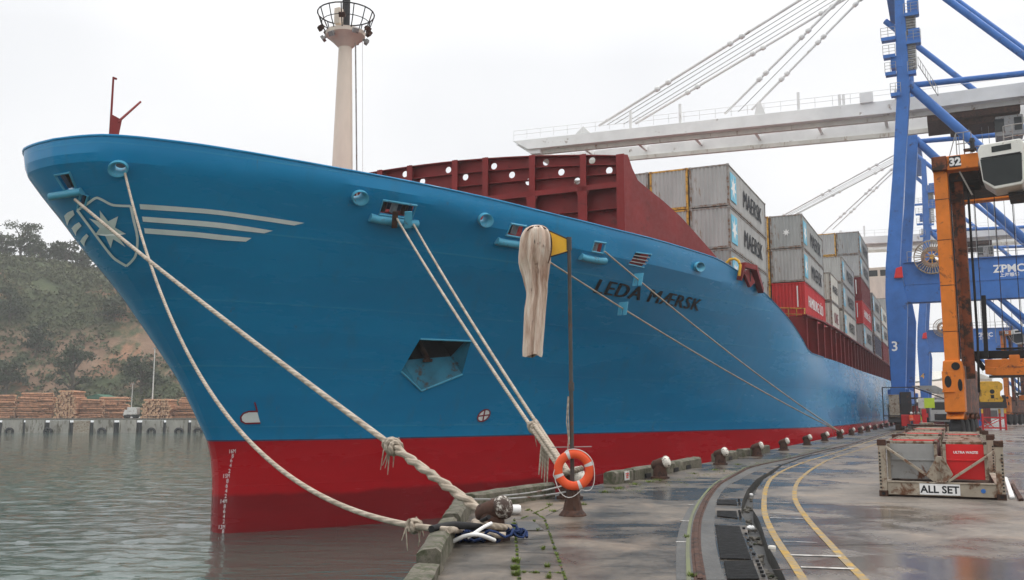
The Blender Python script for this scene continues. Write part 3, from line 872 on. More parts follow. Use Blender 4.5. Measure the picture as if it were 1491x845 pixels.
# openings cut through the plating
cut = MB()
def hloop(px, off=0.0):
    out = []
    for x, y in px:
        q = hit(x, y); out.append(SL(q) + SL(hn(q)) * off)
    return out
def cut_loop(px, inn=.9, outw=.5):
    qs = [hit(x, y) for x, y in px]
    n = sum((SL(hn(q)) for q in qs), Vector()).normalized()
    loop = [SL(q) + n * outw for q in qs]
    cut.prism(loop, -n * (inn + outw))
    return [SL(q) for q in qs], n
def oval(cx, cy, rx, ry, k=20, rot=0.):
    return [(cx + rx * math.cos(a) * math.cos(rot) - ry * math.sin(a) * math.sin(rot), cy + rx * math.cos(a) * math.sin(rot) + ry * math.sin(a) * math.cos(rot)) for a in [6.28319 * i / k for i in range(k)]]
OV = [((172.5, 244.5), (15, 11.5), (174, 244.3), (8.8, 6.0), 'ov'), ((523.5, 287), (12.2, 10.6), (521, 284.5), (8, 6), 'ov'), ((705.5, 320), (10.4, 10.2), (703.5, 318.8), (6.2, 6), 'ov'), ((1016.5, 388.5), (6.8, 7.2), (1017.5, 386.5), (4, 4), 'ov')]
ovd = []
for c, r, ic, ir, _ in OV:
    a = cut_loop(oval(*c, *[v * .97 for v in r])); ovd.append((a, hloop(oval(*ic, *ir))))
WN = [[(81.4,255.5),(101.5,251.4),(111.5,274.6),(95.5,277.6)], [(118.6,281.5),(128.6,285),(123.6,302.7),(114.2,301.7)],
      [(558.5,292),(605.5,299.4),(598.6,318.5),(552.5,311.7)], [(744,326.1),(765.1,329.5),(760,346.5),(737,342)], [(865,352),(881,354.3),(877,369),(861,365.8)]]
wnd = [cut_loop(w, 1.0) for w in WN]
GR = [(925.4,367.4),(948.5,370.4),(937.5,389.5),(914.3,384.5)]
grd = cut_loop(GR, .8)
AP = [(612,493.5),(686,496.5),(673,545),(613,569),(584,541)]
apd = cut_loop(AP, .6)
co = cut.build('cutters', M['dark'], ship)
sol = hull.modifiers.new('s', 'SOLIDIFY'); sol.thickness = .14; sol.offset = -1
bo = hull.modifiers.new('b', 'BOOLEAN'); bo.object = co; bo.operation = 'DIFFERENCE'; bo.solver = 'EXACT'
bpy.context.view_layer.update()
dg = bpy.context.evaluated_depsgraph_get(); dg.update()
nm_ = bpy.data.meshes.new_from_object(hull.evaluated_get(dg))
hull.modifiers.clear(); hull.data = nm_; nm_.name = 'hull'
nm_.materials.clear(); nm_.materials.append(M['hull'])
nm_.polygons.foreach_set('material_index', [0] * len(nm_.polygons))
nm_.polygons.foreach_set('use_smooth', [True] * len(nm_.polygons))
nm_.set_sharp_from_angle(angle=math.radians(14))
bpy.data.objects.remove(co)
# top rail capping
b = MB(); pl = [allc[c][-1] for c in range(len(allc)) if allc[c][-1].x < 47]
b.tube([p + Vector((0, 0, .01)) for p in pl], .045, 6); b.build('bulwark_capping', M['hull'], ship, smooth=60)
# oval panama leads
for (c, r, ic, ir, _), ((lp, n), inner) in zip(OV, ovd):
    b = MB(); k = len(lp); ce = sum(lp, Vector()) / k; ci = sum(inner, Vector()) / k
    rings = [[p + (p - ce) * .06 + n * .015 for p in lp], [p + (p - ce) * .02 + n * .16 for p in lp], [p + (ci - ce) * .2 - (p - ce) * .12 + n * .16 for p in lp], inner, [p - n * .32 for p in inner]]
    rings = [rg + [rg[0]] for rg in rings]
    b.grid(rings); b.build('panama_lead', M['fair_blue'], ship, smooth=70)
# roller fairleads behind rectangular openings, each with a rounded lip under it
LIPS = [((88.4,283),(121,277.5),.13), None, ((538,315.8),(607.5,325.5),.17), ((722,349.8),(760,355.3),.17), ((844,372.8),(880,379.4),.17)]
for i, (w, (lp, n)) in enumerate(zip(WN, wnd)):
    ce = sum(lp, Vector()) / 4
    fr = MB(); fr.tube([p + (p - ce) * .04 + n * .02 for p in lp], .05, 6, True); f = fr.build('fairlead_frame', M['fair_blue'], ship, smooth=50)
    b = MB()
    if i == 0: zz = [8.9 + .18 * j for j in range(11)]; b.prism([SL((-6.1, T(-6.1 - SS(z), z) - .2, z)) for z in zz] + [SL((-6.1, -(T(-6.1 - SS(z), z) - .2), z)) for z in zz[::-1]], (.03, 0, 0))
    elif i > 1: b.prism([p + (p - ce) * .6 - n * .95 for p in lp], -n * .03)
    if i != 1: b.build('fairlead_dark_backing', M['dark'], ship)  # dark plates added to shut out the sky and darken the openings
    nr = 2 if i != 1 else 0
    wide = 3 if i == 2 else 2
    for k in range(wide if i != 1 else 1):
        u = (k + .5) / wide if i != 1 else .5
        top = lp[0].lerp(lp[1], u) - n * .35; bot = lp[3].lerp(lp[2], u) - n * .35
        b = MB(); b.cyl(top, bot, .13, n=12); b.cyl(top.lerp(bot, .1), top.lerp(bot, .2), .17, n=12); b.build('roller', M['grey_steel' if k % 2 else 'rust'], ship, smooth=40)
    if LIPS[i]:
        (a, c, rad) = LIPS[i]
        qa, qc = hit(*a), hit(*c)
        pa, pc = SL(qa) + SL(hn(qa)) * .05, SL(qc) + SL(hn(qc)) * .05
        pts = [pa.lerp(pc, t / 6) for t in range(7)]
        for j in range(1, 6):
            # keep the lip on the curved plating
            sI = pts[j].x; zI = pts[j].z; q = hull_side(sI, zI); pts[j] = SL(q) + SL(hn(q)) * .05
        b = MB(); b.tube(pts, rad, 12); b.build('fairlead_lip', M['fair_blue'], ship, smooth=60)
# stopper plates hanging at the wide fairlead
for px, mt, wd in ((572, 'rust', .22), (591, 'fair_blue', .30)):
    q = hit(px, 303); q2 = hit(px - 3, 325); n = SL(hn(q)); a, c = SL(q) + n * .3, SL(q2) + n * .42
    b = MB(); b.beam(a, c, wd, .05, up=n); b.build('stopper_plate', M[mt], ship)
# grille
lp, n = grd
b = MB(); ce = sum(lp, Vector()) / 4
b.prism([p + (p - ce) * .3 - n * .7 for p in lp], -n * .03); b.build('vent_back', M['dark'], ship)
for k in range(5):
    u = k / 4
    b = MB(); b.beam(lp[0].lerp(lp[3], u) + n * .02, lp[1].lerp(lp[2], u) + n * .02, .03 if k not in (0, 4) else .05, .05); b.build('vent_bar', M['fair_blue' if k in (0, 4) else 'grey_steel'], ship)
# anchor pocket
lp, n = apd
pk = MB(); ce = sum(lp, Vector()) / 5
sh = lambda x, y, d: SL(hit(x, y)) - n * d
side_in = [p - n * .28 for p in lp]
bl_, br_ = sh(596, 536, .75), sh(669, 530, .75)
pk.add([lp[0] - n * .02, lp[1] - n * .02, side_in[1], side_in[0]], [(0, 1, 2, 3)])
pk.add([lp[1] - n * .02, lp[2] - n * .02, br_, side_in[1]], [(0, 1, 2, 3)])
pk.add([lp[4] - n * .02, lp[0] - n * .02, side_in[0], bl_], [(0, 1, 2, 3)])
pk.add([lp[4] - n * .02, lp[3] - n * .02, lp[2] - n * .02, br_, bl_], [(0, 1, 4), (1, 3, 4), (1, 2, 3)])
pk.build('anchor_pocket', paint('anchor_pocket_paint', (.02, .18, .28), .6, .45, .12, (.05, .03, .018), .9), ship, fix=False)
hw_ = MB(); q0 = [side_in[0], side_in[1], br_, bl_]; q1 = [p - n * 2.6 + Vector((0, 0, .9)) for p in q0]
for i in range(4): hw_.add([q0[i], q0[(i + 1) % 4], q1[(i + 1) % 4], q1[i]], [(0, 1, 2, 3)])
hw_.add(q1, [(0, 1, 2, 3)])
hw_.build('hawse_shade_box', M['black'], ship, fix=False)  # black-coloured box stands in for the shade deep in the pocket
b = MB(); ac = bl_.lerp(br_, .5) + n * .12
b.cyl(ac + Vector((0, 0, .45)) - n * .8, ac + Vector((0, 0, -.02)), .11, .13, 10); b.beam(ac + Vector((-.32, 0, -.06)), ac + Vector((.32, 0, -.02)), .12, .14)
b.build('anchor', M['rust'], ship, smooth=40)
for a, c in ((0, 1), (2, 3), (3, 4)):
    b = MB(); b.tube([lp[a] + n * .03, lp[c] + n * .03], .045, 8); b.build('pocket_rim', M['fair_blue'], ship, smooth=50)
# ---- painted marks lying on the plating
def mark(name, loops, m, off=.035):
    b = MB()
    for lp in loops:
        dense = []
        for i in range(len(lp)):
            a, c = lp[i], lp[(i + 1) % len(lp)]
            k = max(1, int(math.hypot(c[0] - a[0], c[1] - a[1]) / 12))
            for j in range(k): dense.append((a[0] + (c[0] - a[0]) * j / k, a[1] + (c[1] - a[1]) * j / k))
        b.add(hloop(dense, off), [tuple(x) for x in tessellate_polygon([[Vector((x, y, 0)) for x, y in dense]])])
    return b.build(name, m, ship, fix=False)
def strip_mark(name, top, bot, m, k=28):
    ft = smooth_line([Vector((x, y, 0)) for x, y in top], 8); fb = smooth_line([Vector((x, y, 0)) for x, y in bot], 8)
    def samp(l, u):
        x = u * (len(l) - 1); i = min(int(x), len(l) - 2); return l[i].lerp(l[i + 1], x - i)
    b = MB(); r1, r2, r3 = [], [], []
    for i in range(k + 1):
        a, c = samp(ft, i / k), samp(fb, i / k)
        for rr, p in ((r1, a), (r2, (a + c) / 2), (r3, c)):
            q = hit(p.x, p.y); rr.append(SL(q) + SL(hn(q)) * .035)
    b.grid([r1, r2, r3]); return b.build(name, m, ship, fix=False)
strip_mark('bow_stripe', [(203.3,296.6),(303,304.2),(380,314.5),(443,324.2)], [(204.5,304.2),(303,311),(370,319.5),(428,328)], M['hullmark'])
strip_mark('bow_stripe', [(207,314.8),(303,322.3),(350,328),(396.8,335.6)], [(208.3,322.3),(303,330),(345,335),(384.3,339.4)], M['hullmark'])
strip_mark('bow_stripe', [(210,331.8),(284,337.5),(325,342),(366,346.2)], [(211.3,339.4),(284,345),(320,349),(357.8,351.5)], M['hullmark'])
strip_mark('bow_stripe', [(94.5,314),(99.5,309),(107.5,305.5)], [(99,328.5),(102,320),(109.5,312.2)], M['hullmark'], 8)
strip_mark('bow_stripe', [(105.3,331.8),(109.5,327),(116,323)], [(111.5,343),(113,336),(120,328.4)], M['hullmark'], 8)
strip_mark('bow_stripe', [(117.6,350.7),(121.5,345),(127,339.6)], [(123.6,358.5),(125,351.5),(130,343.2)], M['hullmark'], 8)
shield = smooth_line([Vector((x, y, 0)) for x, y in [(113.6,305.3),(128,296.2),(140,287.7),(148,289.5),(162.8,297.2),(176,298.9),(190.5,299.4)]], 4) 
shield2 = smooth_line([Vector((x, y, 0)) for x, y in [(190.5,299.4),(195,320),(200.5,345),(199,367.8),(193.5,378.5),(184.8,386.7),]], 5)
shield3 = smooth_line([Vector((x, y, 0)) for x, y in [(184.8,386.7),(166.6,375),(151.5,356.4),(132,330),(113.6,305.3)]], 6)
def outline_mark(name, paths, w, m):
    b = MB()
    for path in paths:
        r1, r2 = [], []
        for i, p in enumerate(path):
            d = (path[min(i + 1, len(path) - 1)] - path[max(i - 1, 0)]).normalized(); s = Vector((-d.y, d.x, 0)) * w / 2
            for rr, pp in ((r1, p - s), (r2, p + s)):
                q = hit(pp.x, pp.y); rr.append(SL(q) + SL(hn(q)) * .042)
        b.grid([r1, r2])
    return b.build(name, m, ship, fix=False)
outline_mark('shield_outline', [shield, shield2, shield3], 3.6, M['hullmark'])
tips = [(145.8,307.2),(172.3,314.8),(183.6,339.4),(183.6,359.4),(162,360.2),(140,340.5),(130.6,317.8)]
tips = [(145.8,305.5),(172.6,314.5),(184,340),(183.4,359),(162,360.5),(139.6,341),(130.4,317.4)]
star = []
cx, cy = 157.5, 334.5
for i in range(7):
    a, c = tips[i], tips[(i + 1) % 7]
    star.append(a); mxx, myy = (a[0] + c[0]) / 2, (a[1] + c[1]) / 2
    star.append((cx + (mxx - cx) * .52, cy + (myy - cy) * .52))
mark('star_emblem', [star], M['hullmark'])
# bulbous bow sign and thruster sign
mark('bulb_sign', [[(374.5,599.5),(362,600),(355,602.5),(351.5,607),(352.5,612.5),(357,615.5),(378.5,615)]], M['hullwhite'])
outline_mark('bulb_sign_edge', [[Vector((x, y, 0)) for x, y in [(378.8,615.6),(357,616.2),(351.2,612.8),(350.2,607),(354.2,601.6),(362,598.8),(374.4,598.6)]], [Vector((x, y, 0)) for x, y in [(374.4,600),(372.6,592),(370.4,585.5)]]], 2.3, M['hullred'])
th = oval(703.8, 604.8, 10.6, 6.6, 22, -.75)
mark('thruster_sign', [th], M['hullwhite'])
thl = [Vector((x, y, 0)) for x, y in th]
outline_mark('thruster_sign_edge', [thl + [thl[0]], [thl[3], thl[14]], [thl[8], thl[19]]], 1.9, M['hullred'])
# lettering laid on the plating: x runs along the side, y up it
def hull_text(name, txt, pA, pB, pTop, m, off=.035, stretch=1.0, sp=1.0, bold=0.0):
    me = text_mesh(txt, size=1.0, align='LEFT', spacing=sp, bold=0)
    xsv = [v.co.x for v in me.vertices]; x0, x1 = min(xsv), max(xsv); hcap = max(v.co.y for v in me.vertices)
    A, B_, Tp = hit(*pA), hit(*pB), hit(*pTop)
    b2 = bmesh.new(); b2.from_mesh(me)
    bmesh.ops.triangulate(b2, faces=b2.faces)
    for it in range(2):
        es = [e for e in b2.edges if e.calc_length() > .3]
        if es: bmesh.ops.subdivide_edges(b2, edges=es, cuts=1); bmesh.ops.triangulate(b2, faces=b2.faces)
    if bold > .02:      # thicken the strokes with a second pass
        gm = bmesh.ops.duplicate(b2, geom=b2.verts[:] + b2.edges[:] + b2.faces[:])
        for e in gm['geom']:
            if isinstance(e, bmesh.types.BMVert): e.co.x += .065; e.co.z = .01
    for v in b2.verts:
        u = (v.co.x - x0) / (x1 - x0); w = v.co.y / hcap
        s = A[0] + (B_[0] - A[0]) * u + (Tp[0] - A[0]) * w; z = A[2] + (B_[2] - A[2]) * u + (Tp[2] - A[2]) * w
        q = hull_side(s, z); v.co = SL(q) + SL(hn(q)) * (off + v.co.z)
    m2 = bpy.data.meshes.new(name); b2.to_mesh(m2); b2.free(); m2.materials.append(m)
    o = bpy.data.objects.new(name, m2); COL.objects.link(o); o.parent = ship
    return o
hull_text('ship_name', 'LEDA M\u00c6RSK', (862.5, 425.5), (1015, 452.5), (872.5, 406), M['blackpaint'], bold=.0201, sp=1.1)
marks_ = [('16M',338.5,657.2),('8',338.6,664),('6',336.8,670.5),('4',335.6,678),('2',334,686),('15M',330,693.2),('8',331.3,700.5),('6',330.3,707.6),('4',329.5,715),('2',328.6,722.6),('14M',326,730.2),('8',327.3,737.6),('6',326.8,744.6),('4',326.2,752.2),('2',325.8,759.5),('13M',323.3,767.6),('8',325,774)]
for tx, x, y in marks_:
    w = 3.0 * len(tx)
    hull_text('draught_mark', tx, (x - w / 2, y + 2.8), (x + w / 2, y + 2.4), (x - w / 2 + .4, y - 3.0), M['hullwhite'], .025, bold=.01)
# small row of marks far down the flat side
b = MB()
for z0, z1, ds in ((3.4, 4.3, .55), (1.9, 3.0, .6)):
    for k in range(3):
        s0 = 112 + k * 2.2; q = [hull_side(s0, z0), hull_side(s0 + ds, z0), hull_side(s0 + ds, z1), hull_side(s0, z1)]
        b.add([SL(p) + SL(hn(p)) * .012 for p in q], [(0, 1, 2, 3)])
b.build('side_mark', M['blackpaint'], ship, fix=False)
# ---- decks
def deck(name, s0, s1, z, inset, m, step=1.5):
    r1, r2 = [], []; s = s0
    while s < s1 + .01:
        t = max(.05, T(s - SS(z), z) - inset); r1.append(SL((s, t, z))); r2.append(SL((s, -t, z))); s += step if s < 60 else 20
    b = MB(); b.grid([r1, r2]); return b.build(name, m, ship, fix=False)
deck('forecastle_deck', SS(8.8) + .6, 34, 8.8, .35, M['redsteel'])
deck('main_deck', 30, 250, 5.75, .3, M['redsteel'])
# ---- foremast
mb = MB(); mb.lathe([(.58, 8.8), (.53, 13), (.42, 17), (.33, 20.0), (.33, 20.3)], SL((8.1, 0, 0)), 24)
mast = mb.build('foremast', M['mast_white'], ship, smooth=40)
b = MB(); b.lathe([(.33, 19.95), (.62, 20.25), (.98, 20.55), (1.0, 20.75), (.3, 20.76)], SL((8.1, 0, 0)), 24); b.build('platform', M['mast_white'], mast, smooth=40)
b = MB(); b.lathe([(.2, 20.7), (.19, 25)], SL((8.1, 0, 0)), 14); b.build('topmast', M['dark'], mast, smooth=40)
b = MB(); C0 = SL((8.1, 0, 0))
def ringp(r, z, k=24): return [C0 + Vector((math.cos(6.2832 * i / k) * r, math.sin(6.2832 * i / k) * r, z)) for i in range(k)]
b.tube(ringp(1.42, 21.75), .035, 6, True); b.tube(ringp(1.2, 21.25), .022, 6, True)
for i in range(14):
    a = 6.2832 * i / 14; b.tube([C0 + Vector((math.cos(a) * .98, math.sin(a) * .98, 20.7)), C0 + Vector((math.cos(a) * 1.2, math.sin(a) * 1.2, 21.1)), C0 + Vector((math.cos(a) * 1.42, math.sin(a) * 1.42, 21.75))], .028, 6)
b.build('guard_rail', M['dark'], mast, smooth=50)
for i in range(11):
    a = 6.2832 * i / 11 + .2; d = Vector((math.cos(a), math.sin(a), 0)); zz = (20.75, 20.35, 21.1, 20.5)[i % 4]; r = (1.3, 1.05, 1.42, 1.15)[i % 4]
    b = MB(); c = C0 + d * r + Vector((0, 0, zz)); q = Matrix.Rotation(a, 3, 'Z') @ Matrix.Rotation(.6, 3, 'Y')
    b.box(c, (.16, .30, .24), 0, q); b.box(c - d * .12 + Vector((0, 0, .1)), (.14, .06, .14), 0, q)
    b.build('floodlight', M['grey_steel' if i % 2 else 'rust'], mast)
b = MB(); b.box(C0 + Vector((-.75, -.1, 21.3)), (.34, .34, .85)); b.build('radar_box', M['mast_white'], mast, bevel=.04)
b = MB(); lx = Vector((.35, -.62, 0)).normalized()
def lad(z): return C0 + lx * (.60 + .13 - .031 * (z - 13))
sd_ = Vector((-lx.y, lx.x, 0)) * .17
for q in (-1, 1): b.tube([lad(10) + sd_ * q + Vector((0, 0, 10)), lad(20.4) + sd_ * q + Vector((0, 0, 20.4))], .022, 6)
z = 10.1
while z < 20.3: b.tube([lad(z) - sd_ + Vector((0, 0, z)), lad(z) + sd_ + Vector((0, 0, z))], .015, 5); z += .3
b.build('ladder', M['grey_steel'], mast)
b = MB(); b.tube([lad(10) + lx * .28 + Vector((0, 0, 9)), lad(20.4) + lx * .35 + Vector((0, 0, 20.4))], .012, 5); b.build('halyard', M['white'], mast)
# ---- bow jackstaff
J = SL((-5.83, 0, 0))
jr = MB(); jr.cyl(J + Vector((0, 0, 8.8)), J + Vector((0, 0, 13.75)), .05, .035, 8); jr.box(J + Vector((.06, 0, 13.72)), (.16, .06, .06))
js = jr.build('jackstaff', M['redsteel'], ship, smooth=40)
b = MB(); b.prism([J + Vector((.02, -.03, 10.9)), J + Vector((.22, -.03, 10.9)), J + Vector((.46, -.03, 12.28)), J + Vector((.02, -.03, 12.35))], (0, .06, 0)); b.build('gusset', M['redsteel'], js)
b = MB(); b.cyl(J + Vector((.3, 0, 12.15)), J + Vector((1.28, 0, 13.22)), .05, .04, 8); b.build('arm', M['redsteel'], js, smooth=40)
# ---- breakwater wall with stiffeners and lightening holes
SB = 15.0
def bw(px, py, s=SB): q = rays(px, py, s); return (q[1], q[2])
br = thing('x', '', '')
bpy.data.objects.remove(br)
tC = bw(908, 300)[0]
def bw_top(t): return bw(905, 225)[1] + .0 + (1 - (t / tC)**2) * .92
plate = MB(); ts = [-tC + 2 * tC * i / 60 for i in range(61)]
def mkplate(s, zlo, cuts):
    b = MB(); lp = [SL((s, t, zlo)) for t in (tC, -tC)] + [SL((s, t, bw_top(t))) for t in ts]
    b.prism(lp, (.05, 0, 0)); return b
pb = mkplate(SB + .55, 8.8, None)
bwp = pb.build('breakwater', M['redsteel'], ship)
holes = [(589.6,253.7),(652.7,247.6),(719.2,242.2),(794.9,236.3),(862,234),(677.6,258),(745.3,254.8),(817.2,250.8),(886.9,248.4),(615,264.5),(769.4,265),(840.5,263.7),(908,262)]
hc = MB()
for x, y in holes:
    q = rays(x, y, SB + .55); c = SL(q); hc.cyl(c + Vector((-.4, 0, 0)), c + Vector((.5, 0, 0)), .185, n=20)
ho = hc.build('cutters', M['dark'], ship)
bo = bwp.modifiers.new('b', 'BOOLEAN'); bo.object = ho; bo.operation = 'DIFFERENCE'; bo.solver = 'EXACT'
bpy.context.view_layer.update(); dg = bpy.context.evaluated_depsgraph_get(); dg.update()
nm_ = bpy.data.meshes.new_from_object(bwp.evaluated_get(dg)); bwp.modifiers.clear(); bwp.data = nm_; nm_.name = 'breakwater'
nm_.materials.clear(); nm_.materials.append(M['redsteel']); nm_.polygons.foreach_set('material_index', [0] * len(nm_.polygons))
bpy.data.objects.remove(ho)
mainz = bw(848, 272)[1]
ribs_t = [bw(px, 260)[0] for px in (848.5, 774, 705.8, 661.3, 595.5, 552)]
ribs_t += [-t for t in ribs_t if t > 3]
for t in ribs_t:
    b = MB(); b.box(SL((SB + .30, t, (mainz + bw_top(t)) / 2)), (.5, .05, bw_top(t) - mainz)); b.box(SL((SB + .05, t, (mainz + bw_top(t)) / 2 - .01)), (.04, .34, bw_top(t) - mainz - .02))
    b.box(SL((SB - .05, t, (mainz + 8.8) / 2)), (.06, .5, mainz - 8.8)); b.box(SL((SB + .27, t, (mainz + 8.8) / 2)), (.56, .05, mainz - 8.8))
    for sg in (-1, 1):      # rounded brackets under the main beam
        b.prism([SL((SB - .05, t + sg * .25, mainz)), SL((SB - .05, t + sg * .75, mainz)), SL((SB - .05, t + sg * .42, mainz - .12)), SL((SB - .05, t + sg * .27, mainz - .45))], (.06, 0, 0))
    b.build('stiffener', M['redsteel'], bwp)
def stringer(z0, z1f, dep, name):
    b = MB()
    for i in range(60):
        a, c = ts[i], ts[i + 1]
        if abs(a) > tC - .05 and abs(c) > tC - .05: pass
        za, zc = z1f(a), z1f(c)
        b.prism([SL((SB + .55 - dep, a, za)), SL((SB + .55 - dep, c, zc)), SL((SB + .55, c, zc)), SL((SB + .55, a, za))], (0, 0, .045))
    b.build(name, M['redsteel'], bwp)
stringer(0, lambda t: mainz + (bw_top(t) - mainz) * .36, .3, 'stringer')
stringer(0, lambda t: mainz + (bw_top(t) - mainz) * .68, .3, 'stringer')
stringer(0, lambda t: bw_top(t) - .05, .34, 'stringer')
stringer(0, lambda t: mainz - .1, .62, 'stringer')
b = MB(); b.box(SL((SB - .06, 0, mainz - .1)), (.04, 2 * tC, .28)); b.build('flange_beam', M['redsteel'], bwp)
for f in (.72, .42, .15): stringer(0, lambda t, f=f: 8.8 + (mainz - 8.8) * f, .35, 'stringer')
b = MB(); q0 = bw(900, 300)[0]; b.box(SL((SB - .08, tC - .12, (8.8 + bw_top(tC)) / 2)), (.06, .42, bw_top(tC) - 8.8)); b.build('end_flange', M['redsteel'], bwp)
# sloping side plate running aft from the wall
def side_t(s): return tC + .06 + (s - SB) * .27
pl = []
for px, py in ((907,224.5),(914,225.5),(921,246),(929,263),(944,275.5),(966,293),(992,316.5),(1018,345.5),(1043,374)):
    # the plate is a slanted vertical surface t = side_t(s)
    lo, hi = 10., 40.
    for _ in range(50):
        m = (lo + hi) / 2; q = rays(px, py, m)
        if q[1] - side_t(m) > 0: lo = m
        else: hi = m
    q = rays(px, py, lo); pl.append(q)
lp = [SL((q[0], side_t(q[0]), q[2])) for q in pl] + [SL((pl[-1][0] + 1, side_t(pl[-1][0] + 1), 9.0)), SL((SB - .1, side_t(SB - .1), 8.8))]
b = MB(); b.prism(lp, (0, .08, 0)); b.build('breakwater_side', M['redsteel'], ship)
# yellow hoop, lashing frame and rails aft of the breakwater
def inb(px, py, s): q = rays(px, py, s); return SL(q)
b = MB(); hp_ = [(1056,390),(1058,383),(1063,378),(1070,377),(1075,380),(1078,387),(1076,402)]
b.tube([inb(x, y, 25.6) for x, y in hp_], .085, 8); b.build('yellow_hoop', M['yellow'], ship, smooth=60)
b = MB()
b.beam(inb(1082,386,26.2), inb(1076,408,26.2), .35, .3); b.beam(inb(1082,386,26.2), inb(1098,390,27.5), .3, .3); b.beam(inb(1098,390,27.5), inb(1108,424,29.5), .35, .35); b.beam(inb(1086,396,27), inb(1094,415,27.5), .2, .6)
b.build('lashing_frame', M['redsteel'], ship)
b = MB(); b.box(inb(1091,403,27.6), (.8, .3, .7)); b.build('winch_box', M['dark'], ship)
# hatch coaming, pedestals under the containers, rails
b = MB(); cz = 8.88
for s in range(42, 240, 6):
    t0, t1 = T(s - SS(6), 6) - 1.7, T(s + 6 - SS(6), 6) - 1.7
    b.prism([SL((s, t0, 5.7)), SL((s + 6, t1, 5.7)), SL((s + 6, t1, cz)), SL((s, t0, cz))], (0, .1, 0))
b.build('hatch_coaming', M['redsteel'], ship)
s = 42.5; k = 0
while s < 170:
    t = T(s - SS(6), 6)
    b = MB(); b.prism([SL((s, t - .25, 5.75)), SL((s, t - .25, 8.82)), SL((s, t - 1.8, 8.82)), SL((s, t - 1.3, 5.75))], (.12, 0, 0)); b.box(SL((s + .06, t - .3, 7.3)), (.45, .06, 3.0))
    b.build('pedestal', M['redsteel'], ship)
    s += 2.9 if k % 2 else 3.5; k += 1
b = MB()
for s in range(42, 176, 6):
    b.beam(SL((s, T(s - SS(6), 6) - .3, 8.88)), SL((s + 6, T(s + 6 - SS(6), 6) - .3, 8.88)), .35, .12)
b.build('edge_beam', M['redsteel'], ship)
b = MB()
for px0, px1, y0, y1, s in ((1136,1172,448.5,449.5,43.4),):
    a, c = inb(px0, y0, s), inb(px1, y1, s)
    b.tube([a, c], .04, 6); b.tube([a - Vector((0, 0, .45)), c - Vector((0, 0, .45))], .03, 6)
    for u in (0, .33, .66, 1): b.tube([a.lerp(c, u), a.lerp(c, u) - Vector((0, 0, 1.0))], .035, 6)
    b.tube([c, c + Vector((-.9, 0, -.9))], .035, 6)
b.build('handrail', M['amber'], ship, smooth=50)
# accommodation block far aft
b = MB(); b.box(SL((172, 0, 17)), (12, 34, 22.5)); b.box(SL((172, 0, 29)), (7, 36, 3)); db = b.build('deckhouse', M['mast_white'], ship, bevel=.1)
b = MB()
for i in range(14): b.box(SL((168.4, -15.6 + 2.4 * i, 29.3)), (.12, 1.9, 1.2))
b.build('bridge_windows', M['glass'], db)
b = MB(); b.box(SL((190, 0, 22)), (8, 9, 22)); b.build('funnel', M['fair_blue'], ship, bevel=.3)
# ------------------------------------------------------------------ containers, every box a thing of its own
def corr(b, p0, p1, z0, z1, n, depth, inward, m=0):
    p0, p1, inw = Vector(p0), Vector(p1), Vector(inward)
    pts = []
    for i in range(n):
        for u, d in ((0, 0), (.32, 0), (.5, 1), (.82, 1)):
            pts.append(p0.lerp(p1, (i + u) / n) + inw * (depth * d))
    pts.append(p1)
    b.grid([[p + Vector((0, 0, z0)) for p in pts], [p + Vector((0, 0, z1)) for p in pts]], m)
_cm = {}
def cont_meshes(L, H, doors):
    k = (L, H, doors)
    if k in _cm: return _cm[k]
    Wd = 2.438; e = .07
    b = MB()
    ns = max(8, int(L / .28))
    corr(b, (.1, -Wd / 2 + .03, 0), (L - .1, -Wd / 2 + .03, 0), .14, H - .1, ns, .036, (0, 1, 0))
    corr(b, (.1, Wd / 2 - .03, 0), (L - .1, Wd / 2 - .03, 0), .14, H - .1, ns, .036, (0, -1, 0))
    if doors: b.grid([[(.06, -Wd / 2 + .1, .12), (.06, Wd / 2 - .1, .12)], [(.06, -Wd / 2 + .1, H - .1), (.06, Wd / 2 - .1, H - .1)]])
    else: corr(b, (.03, -Wd / 2 + .1, 0), (.03, Wd / 2 - .1, 0), .14, H - .1, 9, .042, (1, 0, 0))
    corr(b, (L - .03, -Wd / 2 + .1, 0), (L - .03, Wd / 2 - .1, 0), .14, H - .1, 9, .042, (-1, 0, 0))
    b.grid([[(.05, -Wd / 2 + .05, H - .03), (L - .05, -Wd / 2 + .05, H - .03)], [(.05, Wd / 2 - .05, H - .03), (L - .05, Wd / 2 - .05, H - .03)]])
    b.grid([[(.05, -Wd / 2 + .05, .15), (L - .05, -Wd / 2 + .05, .15)], [(.05, Wd / 2 - .05, .15), (L - .05, Wd / 2 - .05, .15)]])
    o1 = b.build('panels', M['cont_grey'], fix=False)
    f = MB()
    for x in (.08, L - .08):
        for y in (-Wd / 2 + .07, Wd / 2 - .07):
            f.box((x, y, H / 2), (.15, .13, H - .24))
            for z in (.06, H - .06): f.box((x + (-.005 if x < 1 else .005), y + (-.006 if y < 0 else .006), z), (.19, .17, .12))
        f.box((x, 0, H - .06), (.11, Wd - .3, .1)); f.box((x, 0, .09), (.12, Wd - .3, .14))
    for y in (-Wd / 2 + .04, Wd / 2 - .04):
        f.box((L / 2, y, H - .055), (L - .35, .07, .07)); f.box((L / 2, y, .085), (L - .35, .08, .13))
    o2 = f.build('frame', M['cont_frame'])
    g = None
    if doors:
        d = MB()
        for y in (-.9, -.33, .33, .9): d.cyl((.0, y, .2), (.0, y, H - .2), .022, n=6); d.box((.01, y, H * .42), (.03, .3, .04))
        d.box((.045, 0, H / 2), (.02, .03, H - .3))
        o3 = d.build('lock_bars', M['grey_steel']); g = o3.data; bpy.data.objects.remove(o3)
    r = (o1.data, o2.data, g)
    bpy.data.objects.remove(o1); bpy.data.objects.remove(o2)
    _cm[k] = r; return r
